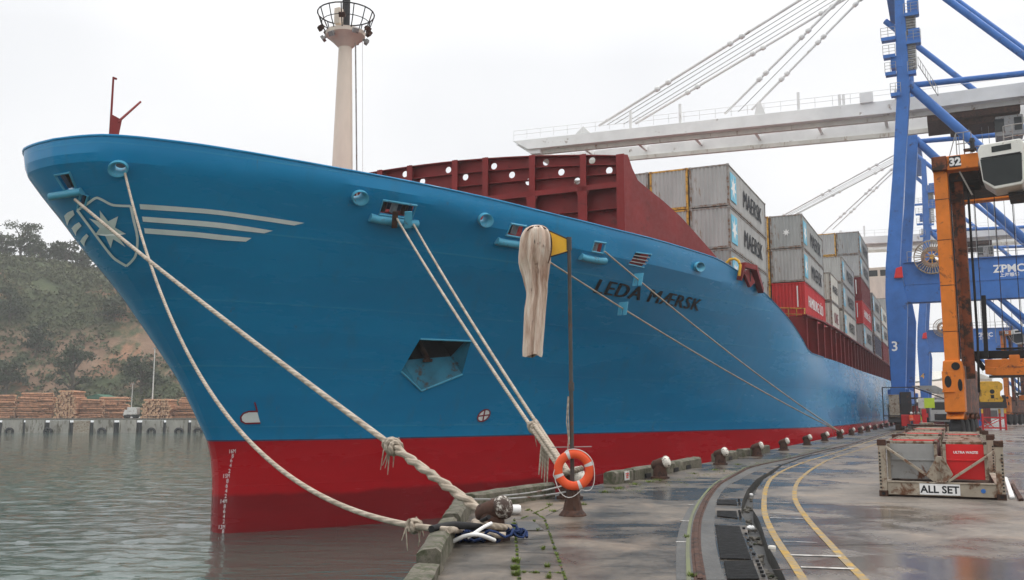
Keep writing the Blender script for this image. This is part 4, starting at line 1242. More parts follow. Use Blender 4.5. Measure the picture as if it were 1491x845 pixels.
ROTX = Matrix.Rotation(math.radians(90), 4, 'X')
def star7(R, r=.42):
    return [(math.cos(math.pi / 2 + math.pi * i / 7) * (R if i % 2 == 0 else R * r), math.sin(math.pi / 2 + math.pi * i / 7) * (R if i % 2 == 0 else R * r)) for i in range(14)]
_pm = {}
def linked(name, data, parent, mats=None, variant=None):
    if variant is not None:
        k = (data.name, variant)
        if k not in _pm:
            d = data.copy(); d.materials.clear(); d.materials.append(M[variant]); _pm[k] = d
        data = _pm[k]
    o = bpy.data.objects.new(name, data); COL.objects.link(o); o.parent = parent; return o
def container(s, t, z, L, H, col, label, group, logo=None, doors=False, front=None, framecol='cont_frame'):
    root = thing('shipping_container', label, 'container', (0, 0, 0), ship.rotation_euler.z, group)
    p = wld(s, t - 1.219, z); root.location = p
    a, f, g = cont_meshes(L, H, doors)
    linked('panels', a, root, variant=col); linked('frame', f, root, variant=framecol)
    if g: linked('lock_bars', g, root)
    y = -1.219 - .012
    if logo:
        txt, tcol, sh, emb, tx, size = logo
        me = text_mesh(txt, size=size, shear=sh, bold=0, align='CENTER', spacing=1.08)
        key = ('logo', txt, size, L)
        if key not in _pm:
            b2 = bmesh.new(); b2.from_mesh(me); gm = bmesh.ops.duplicate(b2, geom=b2.verts[:] + b2.edges[:] + b2.faces[:])
            for e in gm['geom']:
                if isinstance(e, bmesh.types.BMVert): e.co.x += .09; e.co.z += .004
            m2 = bpy.data.meshes.new('lettering'); b2.to_mesh(m2); b2.free(); m2.materials.append(M[tcol])
            m2.transform(Matrix.Translation((tx, y, H * .5 - size * .34)) @ ROTX); _pm[key] = m2
        linked('lettering', _pm[key], root)
        if emb:
            if ('emb',) not in _pm:
                e = MB(); e.box((1.25, -1.222, H * .5), (1.7, .012, 1.75)); eo = e.build('emblem', M['star_blue'])
                st = MB(); st.prism([(1.25 + x, -1.232, H * .5 + q) for x, q in star7(.78)], (0, -.004, 0)); so = st.build('star', M['hullwhite'])
                _pm[('emb',)] = (eo.data, so.data); bpy.data.objects.remove(eo); bpy.data.objects.remove(so)
            d1, d2 = _pm[('emb',)]
            e = linked('emblem', d1, root); linked('star', d2, e)
    if front == 'stripe':
        b = MB(); b.box((.015, -.66, H * .58), (.02, .09, H * .62)); b.build('white_strip', M['hullwhite'], root)
    if front == 'star':
        b = MB(); b.prism([(.02, x * .3, H * .47 + q * .3) for x, q in star7(1.)], (-.01, 0, 0)); b.build('front_star', M['hullwhite'], root)
    return root
MK = ('MAERSK', 'blackpaint', .12, True, 7.2, 1.62)
MKP = ('MAERSK', 'blackpaint', .12, True, 7.1, 1.45)
HS = ('HAMBURG S\u00dcD', 'hullwhite', 0, False, 6.0, 1.2)
ON = ('ONE', 'hullred', 0, False, 3.0, 1.4)
bays = [('foremost bay', 26.5, 15.1, 12.19, 8.94, 4, [['cont_grey2', 'cont_grey', 'cont_grey'], ['cont_grey2', 'cont_grey', 'cont_grey'], ['cont_grey', 'cont_grey', 'cont_grey'], ['cont_grey', 'cont_grey2', 'cont_grey']]),
        ('second bay', 43.4, 17.0, 12.19, 8.94, 3, [['cont_red', 'cont_grey', 'cont_grey2'], ['cont_grey', 'cont_grey', 'cont_grey', ], ['cont_grey2', 'cont_grey', 'cont_grey', 'cont_grey2']]),
        ('short white bay', 57.4, 17.35, 6.06, 8.94, 2, [['cont_pale', 'cont_pale'], ['cont_grey', 'cont_pale']]),
        ('third bay', 65.0, 17.6, 12.19, 8.94, 3, [['cont_pale', 'cont_grey', 'cont_grey'], ['cont_pale', 'cont_grey', 'cont_grey2'], ['cont_grey', 'cont_grey', 'cont_grey']]),
        ('tall fourth bay', 81.0, 18.0, 12.19, 8.94, 3, [['cont_grey', 'cont_red', 'cont_maroon', 'cont_grey', 'cont_grey2'], ['cont_grey', 'cont_grey', 'cont_grey', 'cont_pale', 'cont_grey'], ['cont_grey', 'cont_grey2', 'cont_grey', 'cont_grey', 'cont_grey']]),
        ('fifth bay', 96.0, 18.05, 12.19, 8.94, 2, [['cont_dark', 'cont_grey', 'cont_grey2'], ['cont_grey', 'cont_grey2', 'cont_grey', 'cont_pale']]),
        ('sixth bay', 111.0, 18.05, 12.19, 8.94, 2, [['cont_maroon', 'cont_grey', 'cont_pale'], ['cont_grey', 'cont_grey', 'cont_grey2', 'cont_grey']]),
        ('last bay before the crane', 126.0, 18.05, 12.19, 8.94, 2, [['cont_pale', 'cont_maroon', 'cont_grey', 'cont_grey'], ['cont_grey', 'cont_grey', 'cont_grey', 'cont_grey2']])]
cname = {'cont_grey': 'light grey', 'cont_grey2': 'dull grey', 'cont_red': 'bright red', 'cont_maroon': 'maroon', 'cont_pale': 'off-white', 'cont_dark': 'dark blue'}
stackn = ['in the quayside stack', 'in the second stack inboard', 'in the third stack inboard', 'in the fourth stack inboard']
tiern = ['bottom', 'second', 'third', 'fourth', 'fifth']
for bn, s, t, L, z0, nst, stacks in bays:
    for si, st in enumerate(stacks):
        z = z0
        for ti, c in enumerate(st):
            H = 2.59
            lg = None
            if si == 0 and L > 10:
                lg = HS if c == 'cont_red' else (MK if c in ('cont_grey', 'cont_grey2') else (MKP if c == 'cont_pale' else None))
            if si == 0 and c == 'cont_pale' and L < 10: lg = ON if ti == 0 else ('MAERSK', 'blackpaint', .12, False, 3.2, 1.0)
            tn = 'topmost' if ti == len(st) - 1 else tiern[ti]
            lab = f"{cname[c]} container, {tn} {stackn[si]} of the {bn}"
            dr = c == 'cont_pale' and bn == 'third bay'
            container(s + random.uniform(-.04, .04), t - si * 2.52 + random.uniform(-.02, .02), z, L, H, c, lab, 'containers stacked on the ship', lg, dr,
                      'stripe' if c in ('cont_red', 'cont_maroon') else ('star' if (bn == 'second bay' and si == 0 and ti == 2) else None), ('amber' if (si == 1 and bn in ('foremost bay', 'second bay', 'tall fourth bay')) else 'cont_frame') if c not in ('cont_red', 'cont_maroon') else c)
            # corner twist locks lift each box a little
            z += H + .03
# amber corner markings on the ends of the front grey boxes
# ------------------------------------------------------------------ ship-to-shore gantry cranes
CT, CS = 21.5, 71.5
crane = thing('gantry_crane', 'blue gantry crane with white boom and a large number 3 on its leg', 'crane', wld(CS, CT, 0), -YAW, 'gantry cranes on the quay')
def cr(px, py, y=0.):                     # sight line -> crane space (x ashore, y along the quay, z up)
    q = rays(px, py, CS + y); return Vector((q[1] - CT, y, q[2]))
DEP = 22.0
def leg(y0, th, nm):
    L = [cr(1298,568), cr(1289,430), cr(1289.5,385), cr(1300.5,240), cr(1306,128), cr(1303,28), cr(1301,-60)]
    R = [cr(1318.5,568), cr(1321.5,441), cr(1310,384), cr(1318,240), cr(1325,128), cr(1318.5,28), cr(1313,-60)]
    b = MB(); lp = [Vector((p.x, y0, p.z)) for p in L] + [Vector((p.x, y0, p.z)) for p in R[::-1]]
    b.prism(lp, (0, th, 0)); o = b.build(nm, M['crane_blue'], crane, bevel=.06)
    b = MB(); b.box((L[0].x * .5 + R[0].x * .5, y0 + th / 2, L[0].z - .2), (2.0, th + .6, .5)); b.build('leg_foot', M['crane_blue'], o)
    return o
legA = leg(0, 1.5, 'leg'); legB = leg(DEP, 1.5, 'leg')
top, bot = cr(1322, 383).z, cr(1322, 441).z
LX = 24.0
for y in (0,):
    b = MB(); x0 = cr(1316, 400).x
    b.box(((x0 + LX) / 2, y + .75, (top + bot) / 2), (LX - x0, 1.3, top - bot)); pb_ = b.build('portal_beam', M['crane_blue'], crane, bevel=.05)
    b = MB(); b.box(((x0 + LX) / 2, y + .75, top + .035), (LX - x0, 1.8, .06)); 
    b.box(((x0 + LX) / 2, y + .72, bot + (top - bot) * .46), (LX - x0, 1.36, .06)); b.build('beam_ledge', M['crane_blue'], pb_)
    # guard rail along the beam
    b = MB()
    for i in range(13): b.tube([(x0 + .4 + i * 1.8, y - .1, top), (x0 + .4 + i * 1.8, y - .1, top + 1.1)], .03, 5)
    for h in (.55, 1.1): b.tube([(x0 + .4, y - .1, top + h), (LX, y - .1, top + h)], .03, 5)
    b.build('guard_rail', M['grey_steel'], pb_)
    pass
for y in (0, DEP):
    b = MB(); b.box((LX + .7, y + .75, 17), (1.5, 1.5, 34)); b.build('leg', M['crane_blue'], crane, bevel=.05)
def pipe(nm, a, c, r, y):
    b = MB(); b.cyl(a, c, r, n=14); return b.build(nm, M['crane_blue'], crane, smooth=40)
for y in (0.6, DEP + .7):
    a = cr(1330, 124); c = cr(1428, 212); d = (c - a); e = a + d * 2.9
    pipe('diagonal_brace', (a.x - .6, y, a.z + .5), (e.x, y, e.z), .48, y)
    h0, h1 = cr(1331, 121), cr(1491, 104); d = h1 - h0; e = h0 + d * 2.1
    pipe('cross_tie', (h0.x - .8, y, h0.z), (e.x, y, e.z), .30, y)
    bs = []
    for p, q in (((1385, 0), (1491, 78)), ):
        a, c = cr(*p), cr(*q); d = c - a
        pipe('back_stay', (a - d * 1.2).to_tuple()[0:1] + (y,) + ((a - d * 1.2).z,), ((c + d * 1.2).x, y, (c + d * 1.2).z), .36, y)
for (p_, q_) in (((1433, 434), (1491, 481)), ((1452, 430), (1491, 461))):
    y = .6; a, c = cr(*p_), cr(*q_); d = c - a
    pipe('knee_brace', (a.x - .3, y, a.z + .3), ((a + d * 3.1).x, y, (a + d * 3.1).z), .26, y)
a, c = cr(1430, 0), cr(1491, 44); d = c - a
pipe('back_stay', ((a - d * 1.5).x, 5, (a - d * 1.5).z), ((c + d * 1.5).x, 5, (c + d * 1.5).z), .36, 5)
# sills, bogies and equipment at the foot
b = MB(); b.box((.2, DEP / 2 + .7, 3.4), (1.4, DEP + 3, 1.5)); b.build('sill_beam', M['crane_blue'], crane, bevel=.05)
for y in (-.4, 2.6, DEP - 1.2, DEP + 1.8):
    b = MB(); b.prism([(-.75, y - 1.3, .75), (-.75, y + 1.3, .75), (-.75, y + .5, 2.5), (-.75, y - .5, 2.5)], (1.9, 0, 0)); bo_ = b.build('bogie', M['dark'] if y < 0 else M['redsteel'], crane, bevel=.04)
    for dy in (-.7, .7):
        b = MB(); b.cyl((-.15, y + dy, .42), (.45, y + dy, .42), .42, n=18); b.build('wheel', M['rust'], bo_, smooth=40)
b = MB(); b.box((-.15, -1.25, 2.35), (.95, .7, 2.2)); b.build('equipment_cabinet', M['rustpale'], crane, bevel=.03)
b = MB(); b.box((.9, -1.0, 2.2), (1.0, .9, 3.0)); b.box((1.9, -.6, 3.1), (1.0, 1.4, .15)); b.build('switch_box', M['dark'], crane, bevel=.03)
b = MB()
for x, z in ((-1.1, 0), (1.7, 0), (-1.1, 1.0), (1.7, 1.0)): pass
for x in (-1.15, 1.75): b.beam((x, -1.7, 0.3), (x, -1.7, 4.2), .1, .1)
b.beam((-1.15, -1.7, 1.4), (1.75, -1.7, 1.4), .08, .1); b.beam((-1.15, -1.7, 4.15), (1.75, -1.7, 4.15), .08, .1); b.beam((1.75, -1.7, 4.1), (4.4, -1.2, 3.0), .1, .1)
b.build('foot_frame', M['dark'], crane)
b = MB(); b.box((1.3, -1.9, .95), (1.7, .5, 1.1)); b.box((2.5, -2.0, 1.2), (.4, .4, 1.7)); b.build('buffer', M['redpaint'], crane, bevel=.04)
b = MB(); b.prism([(1.5, -1.4, 4.3), (3.6, -1.4, 4.3), (5.2, -1.4, 3.4), (3.4, -1.4, 3.55)], (0, 2.2, 0)); b.build('canopy', M['grey_steel'], crane)
b = MB(); b.box((3.0, -1.9, 2.62), (.95, .05, .95)); b.build('notice_board', M['hivis'], crane)
b = MB(); b.box((2.3, -1.9, 2.62), (.55, .05, .95)); nb = b.build('notice_plate', M['white'], crane)
# red warning lamp box on the leg
p = cr(1308, 397, -.3); b = MB(); b.prism([(p.x - .42, -.35, p.z - .55), (p.x + .42, -.35, p.z - .55), (p.x + .36, -.35, p.z + .6), (p.x - .2, -.35, p.z + .45)], (0, .3, 0)); b.build('warning_box', M['redpaint'], crane, bevel=.04)
p = cr(1303, 511, -.02)
num = text_obj('leg_number', '3', M['hullwhite'], crane, Matrix.Translation((p.x, -.012, p.z)) @ ROTX, size=1.35, bold=.02)
# maker's plate on the portal beam
q0, q1 = cr(1450, 381), cr(1489, 404); zc = (q0.z + q1.z) / 2
b = MB(); b.box(((q0.x + q1.x) / 2, .05, zc), (q1.x - q0.x + .3, .06, q0.z - q1.z + .1)); mp_ = b.build('maker_plate', paint('plate_blue', (.04, .16, .50), .5, .15), crane)
text_obj('plate_lettering', 'ZPMC', M['hullwhite'], mp_, Matrix.Translation(((q0.x + q1.x) / 2, .012, zc - .22)) @ ROTX, size=1.02, bold=.03)
text_obj('plate_small_lettering', '\u4e0a\u6d77\u632f\u534e', M['hullwhite'], mp_, Matrix.Translation(((q0.x + q1.x) / 2, .012, zc - .66)) @ ROTX, size=.42, bold=.01)
# cable reel
c = cr(1357, 374, -.9); R = (cr(1384, 374, -.9).x - c.x) * 1.0
reel = MB(); ring = [c + Vector((math.cos(6.2832 * i / 40) * R, 0, math.sin(6.2832 * i / 40) * R)) for i in range(40)]
reel.tube(ring, .05, 6, True); reel.tube([p + Vector((0, .5, 0)) for p in ring], .05, 6, True)
for i in range(36):
    a = 6.2832 * i / 36; u = Vector((math.cos(a), 0, math.sin(a))); reel.tube([c + u * R * .45, c + u * R], .045, 5)
rl_ = reel.build('cable_reel', M['rustpale'], crane, smooth=50)
b = MB(); pts = [(R * .38, 0), (R * .62, 0), (R * .62, .42), (R * .38, .42), (R * .38, 0)]
n_ = 40; rows = [[c + Vector((math.cos(6.2832 * i / n_) * r, .05 + w, math.sin(6.2832 * i / n_) * r)) for i in range(n_ + 1)] for r, w in pts]
b.grid(rows); b.build('wound_cable', paint('wound_cable_brown', (.42, .25, .18), .7, .3), rl_, smooth=50)
b = MB(); b.cyl(c + Vector((0, -.1, 0)), c + Vector((0, .9, 0)), .22, n=12)
for i in range(8):
    a = 6.2832 * i / 8; b.tube([c, c + Vector((math.cos(a), 0, math.sin(a))) * R * .42], .05, 5)
b.build('reel_hub', M['amber'], rl_)
b = MB(); b.beam((c.x, -.2, top), (c.x, -.2, c.z), .5, .4); b.build('reel_bracket', M['crane_blue'], rl_)
# ---- boom: two girders, near one at GY0, far one at GY1
GY0, GY1 = 7.0, 15.0
zt, zb = cr(1292, 146, GY0).z, cr(1292, 160.5, GY0).z
tz = cr(750, 204, GY0).z; tx = cr(746, 210, GY0).x
x1 = 30.0; tilt = (tz - zt) / (tx - 0)
boom = thing('b', '', '')
bpy.data.objects.remove(boom)
def gz(x, base): return base + (tilt * x if x < 0 else 0)
DG = zt - zb + .35
bm1 = MB()
for y in (GY0, GY1):
    bm1.prism([(tx, y, gz(tx, zt) - .1), (0, y, zt), (x1, y, zt), (x1, y, zt - DG), (0, y, zt - DG), (tx + 2.2, y, gz(tx, zt) - DG)], (0, 1.1, 0))
boomo = bm1.build('boom', M['boom_white'], crane, bevel=.04)
bm2 = MB()
for y in (GY0 + .9, GY1 - .35):   # trolley rails under the girders
    bm2.beam((tx + 2.5, y + .3, gz(tx, zt) - DG - .28), (0, y + .3, zt - DG - .28), .5, .5); bm2.beam((0, y + .3, zt - DG - .28), (x1, y + .3, zt - DG - .28), .5, .5)
bm2.build('trolley_rail', M['cont_pale'], boomo)
x = tx + 1
while x < x1:
    b = MB(); b.beam((x, GY0 + 1, gz(x, zt) - .6), (x, GY1 + .1, gz(x, zt) - .6), .35, .5); b.build('cross_beam', M['boom_white'], boomo); x += 7.4
b = MB(); b.prism([(tx + .3, GY0 + .4, gz(tx, zt) - .5), (tx + 3.8, GY0 + .4, gz(tx, zt) - 1.2), (tx + 3.8, GY0 + .4, gz(tx, zt) - 2.1), (tx + 2.4, GY0 + .4, gz(tx, zt) - 2.0)], (0, GY1 - GY0, 0)); b.build('boom_tip', M['boom_white'], boomo)
b = MB(); x = tx + .3
while x < -2:
    b.tube([(x, GY0 - .2, gz(x, zt)), (x, GY0 - .2, gz(x, zt) + 1.15)], .03, 4); x += 1.9
for h in (.6, 1.15): b.tube([(tx + .3, GY0 - .2, gz(tx, zt) + h), (0, GY0 - .2, zt + h), (x1, GY0 - .2, zt + h)], .028, 4)
b.build('walkway_rail', M['boom_white'], boomo)
for px, py in ((918, 162), (990, 152), (1162, 135), (1222, 138), (1228, 138)):
    p = cr(px, py, GY0 + .4); b = MB(); z0 = gz(p.x, zt); b.box((p.x, GY0 + .4, (z0 + p.z) / 2), (.3, .3, max(.5, p.z - z0))); b.build('boom_post', M['boom_white'], boomo)
b = MB(); b.prism([(-14.2, GY0 + .2, gz(-14, zt)), (-12.9, GY0 + .2, gz(-13, zt)), (-13.4, GY0 + .2, gz(-13, zt) + 1.5), (-13.8, GY0 + .2, gz(-13, zt) + 1.5)], (0, .7, 0)); b.build('stay_lug', M['boom_white'], boomo); b = MB(); b.prism([(tx + 8.8, GY0 + .2, gz(tx + 9, zt)), (tx + 10.8, GY0 + .2, gz(tx + 10, zt)), (tx + 9.9, GY0 + .2, gz(tx + 9, zt) + .9)], (0, .7, 0)); b.build('stay_lug', M['boom_white'], boomo)
b = MB(); b.box((-1.8, GY0 + .3, zt + .55), (1.4, 1.2, 1.2)); b.box((1.6, GY0 + .2, zt + .45), (1.0, 1.4, .9)); b.build('hinge_housing', M['boom_white'], boomo, bevel=.04)
# stays from the boom to the apex above the picture
for (p0, p1), r, ys in ((((872, 183), (1165, 0)), .19, (GY0 + .5,)), (((925, 180), (1250, -13)), .19, (GY1 + .3,)), (((1055, 166), (1222, 0)), .17, (GY0 + .5,)), (((1094, 160), (1252, 0)), .17, (GY1 + .3,))):
    for y in ys:
        a, c = cr(*p0, y), cr(*p1, y); d = c - a; e = a + d * ((1.5 - a.x) / d.x)
        b = MB(); b.cyl(a, e, r, n=8)
        for u in (.22, .26, .48, .52, .74, .78): q = a.lerp(e, u); b.lathe([(r, -.35), (r * 1.9, -.2), (r * 1.9, .2), (r, .35)], q, 8, rot=d.to_track_quat('Z', 'Y').to_matrix())
        b.build('fore_stay', M['boom_white'], crane, smooth=50)
for k, ((ax, ay), (bx, by)) in enumerate((((884, 182), (1180, 0)), ((895, 181), (1192, 0)), ((908, 181), (1204, 0)), ((918, 180), (1216, 0)), ((1075, 163), (1236, 0)))):
    y = GY0 + 1.5 + k * 1.3; a, c = cr(ax, ay, y), cr(bx, by, y); d = c - a; e = a + d * ((1.5 - a.x) / d.x)
    b = MB(); b.cyl(a, e, .05, n=5); b.build('hoist_rope', M['grey_steel'], crane)
b = MB(); b.box((1.3, DEP / 2 + .7, 52), (1.6, DEP + 2, 1.6)); b.build('apex_beam', M['crane_blue'], crane)
# trolley with cabin under the girders, ashore of the leg
p = cr(1462, 180, GY0 + 3)
b = MB(); b.box((p.x - 3, GY0 + 4, zt - DG - .9), (9, 6, .7)); b.box((p.x - 2, GY0 + 4, zt - DG - 1.5), (6.5, 4.5, .8)); b.build('trolley', M['rust'], crane, bevel=.05)
b = MB(); b.box((p.x + .4, GY0 + 2.5, zt - DG - 2.6), (2.6, 2.4, 2.2)); tb = b.build('operator_cabin', M['grey_steel'], crane, bevel=.1)
for wx_, ww in ((-.55, .9), (1.2, .7)): b = MB(); b.box((p.x + wx_, GY0 + 1.28, zt - DG - 2.5), (ww, .05, 1.4)); b.build('window', M['glass'], tb)
for i, px in enumerate((1402, 1410, 1418, 1437, 1447, 1462, 1476)):
    q = cr(px, 300, GY0 + 3); b = MB(); b.cyl((q.x, GY0 + 3, zt - DG - 2), (q.x, GY0 + 3, 9), .03, n=5); b.build('hoist_rope', M['grey_steel'], crane)
# platforms, ladders and stairs on the waterside leg
def platform(px0, px1, py, yo, rail=True):
    a, c = cr(px0, py), cr(px1, py)
    b = MB(); b.box(((a.x + c.x) / 2, yo, a.z), (c.x - a.x, 1.4, .14)); b.box(((a.x + c.x) / 2, yo - .72, a.z - .12), (c.x - a.x, .06, .36))
    o = b.build('platform', M['crane_blue'], crane)
    b = MB(); k = max(2, int((c.x - a.x) / .7))
    for i in range(k + 1):
        x = a.x + (c.x - a.x) * i / k; b.tube([(x, yo - .65, a.z), (x, yo - .65, a.z + 1.1)], .03, 5)
    for h in (.4, .75, 1.1): b.tube([(a.x, yo - .65, a.z + h), (c.x, yo - .65, a.z + h)], .025, 5)
    b.build('guard_rail', M['grey_steel'], o)
for px0, px1, py in ((1283, 1304, 58), (1286, 1304, 83), (1289, 1305, 108), (1297, 1312, 138), (1316, 1337, 22), (1320, 1341, 62), (1322, 1334, 106)):
    platform(px0, px1, py, .4)
for px, py, dx, hh in ((1290, 92, 1.0, 1.3), (1331, 52, 0, 1.6), (1329, 10, 0, 1.6)):
    a = cr(px, py); b = MB(); b.box((a.x + dx, .5, a.z), (1.1, 1.05, hh)); b.build('winch_box', M['crane_blue'], crane, bevel=.05)
for (ax, ay), (bx, by) in (((1324, 48), (1323, 24)), ((1325, 100), (1326, 64))):
    a, c = cr(ax, ay), cr(bx, by); b = MB()
    for k in range(13):
        z = a.z + (c.z - a.z) * k / 12; b.box((a.x + .1, .3 + .1 * (k % 2), z), (1.0, .4, .09))
    for sx in (-.45, .65): b.beam((a.x + sx, .3, a.z), (a.x + sx, .3, c.z), .06, .2)
    b.build('stair', M['grey_steel'], crane)
a, c = cr(1337, 95), cr(1366, 140); b = MB(); b.tube([a, c], .05, 5); b.tube([a + Vector((0, 0, .9)), c + Vector((0, 0, .9))], .03, 5)
for k in range(9): q = a.lerp(c, k / 8); b.tube([q, q + Vector((0, 0, .9))], .025, 5)
b.build('walkway', M['grey_steel'], crane)
# second crane of the same kind, farther along
s4 = rayt(1346, 612, CT)[0]
c4 = copy_tree(crane); c4.location = wld(s4, CT, 0)
c4['label'] = 'farther blue gantry crane, hazier, with number 4 on its leg'
for ch in c4.children:
    if ch.name.startswith('leg_number'):
        m4 = text_mesh('4', size=1.35, bold=.02).copy(); m4.materials.clear(); m4.materials.append(M['amber'])
        p = cr(1303, 511, -.02); m4.transform(Matrix.Translation((p.x, -.012, p.z)) @ ROTX); ch.data = m4
# ------------------------------------------------------------------ quay edge: kerbs, bollards, ropes
def kerb(a, b_, w, h, label, seed, chip=True):
    r = random.Random(seed); a, b_ = Vector(a), Vector(b_); d = (b_ - a); L = d.length; d.normalize(); s = Vector((d.y, -d.x, 0))
    k = max(3, int(L / .35)); rows = []
    for i in range(k + 1):
        p = a + d * (L * i / k); j = lambda q=.014: r.uniform(-q, q)
        rows.append([p - s * (w / 2 + j()) + Vector((0, 0, -.02)), p - s * (w / 2 + j()) + Vector((0, 0, h * .86 + j())), p - s * (w / 2 - .05) + Vector((0, 0, h + j())), p + s * (w / 2 - .05) + Vector((0, 0, h + j())), p + s * (w / 2 + j()) + Vector((0, 0, h * .86 + j())), p + s * (w / 2 + j()) + Vector((0, 0, -.02))])
    b = MB(); b.grid(rows); b.add(rows[0], [tuple(range(6))]); b.add(rows[-1], [tuple(range(6))[::-1]])
    o = b.build('kerb_block', M['timber'], smooth=35)
    return tag(o, label, 'kerb', 'kerb blocks along the quay edge')
E_ = lambda s, t=18.98: wld(s, t, 0)
kerb((-.93, 6.0, 0), (-.92, 10.3, 0), .26, .16, 'low worn kerb block at the very bottom edge of the picture', 1)
kerb((-.91, 10.45, 0), (-.90, 13.5, 0), .25, .28, 'mossy kerb block with a broken end, beside the first bollard rope', 2)
kerb((-.89, 14.0, 0), (-.86, 17.0, 0), .28, .28, 'pale kerb block on the corner behind the first bollard', 3)
kerb((-.80, 17.25, 0), E_(-10.4, 18.95) , .30, .30, 'angled kerb block rounding the corner of the quay', 4)
def sk(px, py): return loc(G(px, py))[0]
kb = [(sk(872,705), sk(896,699.5), 'short kerb block carrying a small white sign'), (sk(898,699), sk(931,692), 'stubby kerb block with a notch, next to the sign block'), (sk(945,690.5), sk(1017,679), 'long kerb block behind the first white headed bollard'),
      (sk(1055,673.5), sk(1081,668), 'kerb block beside the second white headed bollard'), (sk(1088,666), sk(1100,664), 'kerb block just before the third white headed bollard'), (sk(1108,662), sk(1128,658), 'kerb block just after the third white headed bollard')]
for i, (s0, s1, lab) in enumerate(kb):
    kerb(E_(s0), E_(s1), .32, .3, lab, 10 + i)
    if i in (1, 2, 3):
        b = MB()
        for u in (.3, .62) if i == 2 else (.55,):
            c = E_(s0 + (s1 - s0) * u, 19.145) + Vector((0, 0, .06)); b.box(c, (.5, .03, .13), 0, Matrix.Rotation(math.pi / 2 - YAW, 3, 'Z'))
        b.build('drain_slot', M['black'], None).parent = [o for o in COL.objects if o.get('label') == lab][0]
b = MB(); c = E_(sk(872,705) + .8, 19.16) + Vector((0, 0, .17)); b.box(c, (.36, .02, .22), 0, Matrix.Rotation(math.pi / 2 - YAW, 3, 'Z'))
sg = b.build('kerb_sign', M['white']); tag(sg, 'small white sign with red print fixed to a kerb block', 'sign')
b = MB()
for k in range(3): b.box(c + Vector((0, 0, .05 - .05 * k)) + Vector((N[0], N[1], 0)) * .012, (.26 - .05 * k, .006, .022), 0, Matrix.Rotation(math.pi / 2 - YAW, 3, 'Z'))
b.build('sign_print', M['redpaint'], sg)
def bollard(at, rz, label, sc=1.0, head='hullwhite'):
    root = thing('bollard', label, 'bollard', at, rz, 'mooring bollards along the quay')
    b = MB(); b.lathe([(.30, 0), (.30, .05), (.235, .07), (.215, .25), (.20, .36), (.17, .44)], (0, 0, 0), 20)
    # leaning neck to the landward head
    b.build('post', M['rust'], root, smooth=40)
    h = MB(); R = Matrix.Rotation(.55, 3, 'Y')
    h.lathe([(.02, -.30), (.10, -.29), (.165, -.22), (.175, -.05), (.18, .10), (.165, .19), (.10, .245), (.02, .255)], (.02, 0, .46), 20, rot=Matrix.Rotation(1.25, 3, 'Y'))
    h.build('neck', M['rust'], root, smooth=60)
    w = MB(); w.lathe([(.02, .0), (.17, .0), (.195, .06), (.19, .13), (.13, .19), (.02, .205)], Vector((.02, 0, .46)) + Vector((.115, 0, .04)), 20, rot=Matrix.Rotation(1.25, 3, 'Y'))
    w.build('painted_head', M[head], root, smooth=60)
    root.scale = (sc, sc, sc)
    return root
M['peeling'] = paint('peeling_white_paint', (.74, .70, .62), .6, .15, .42, (.05, .03, .022), 5)
bl = bollard(wld(-4.09, 19.5, 0), -YAW, 'rusty bollard with clean white head, next beyond the lifebuoy post', .84, 'peeling')
nmz = ['second', 'third', 'fourth', 'fifth', 'sixth', 'seventh', 'eighth', 'ninth', 'tenth', 'eleventh', 'twelfth', 'thirteenth', 'fourteenth', 'fifteenth']
ss = [3.25, 9.72, 16.2, 23.7, 31.2, 39.5, 47.5, 55.0, 62.3, 70.5, 79.0, 88.0, 97, 106]
for i, s in enumerate(ss):
    c = copy_tree(bl); c.location = wld(s, 19.45, 0); c.rotation_euler.z = -YAW + random.uniform(-.2, .2)
    c['label'] = f'rusty white headed bollard, {nmz[i]} in the row counting from the lifebuoy post'; c.scale = (.82,) * 3
c = copy_tree(bl); BL2 = wld(-10.6, 19.5, 0); c.location = BL2; c.scale = (.92,) * 3; c['label'] = 'bollard behind the lifebuoy holding the paired spring lines'
BL1 = G(716, 786); BL1.z = 0
c = copy_tree(bl); c.location = BL1; c.scale = (.86,) * 3; c.rotation_euler.z = -.5; c['label'] = 'thick bollard at the quay corner with peeling head and rope loops'
M['peeled'] = paint('mostly_peeled_paint', (.70, .66, .58), .6, .15, .86, (.05, .03, .022), 4)
for ch in c.children:
    if ch.name.startswith('painted_head'): ch.data = ch.data.copy(); ch.data.materials[0] = M['peeled']
# ---- mooring ropes
def cat(a, b_, sag, n=40, u0=0., u1=1.):
    a, b_ = Vector(a), Vector(b_)
    return [a.lerp(b_, u) + Vector((0, 0, -4 * sag * u * (1 - u))) for u in [u0 + (u1 - u0) * i / n for i in range(n + 1)]]
def ship_pt(px, py, off=.1): q = hit(px, py); n = hn(q); return wld(*q) + (wld(q[0] + n.x, q[1] + n.y, q[2] + n.z) - wld(*q)) * off
def strands(path, r, n=2, turns=1.0, R=None):
    b = MB(); R = R or r; k = len(path)
    for s in range(n):
        out = []; L = 0
        for i, p in enumerate(path):
            d = (path[min(i + 1, k - 1)] - path[max(i - 1, 0)]).normalized(); x = d.cross(Vector((0, 0, 1))).normalized(); y = x.cross(d)
            if i: L += (p - path[i - 1]).length
            a = 2 * math.pi * (s / n + turns * L); out.append(p + x * (R * math.cos(a)) + y * (R * math.sin(a)))
        b.tube(out, r, 7)
    return b
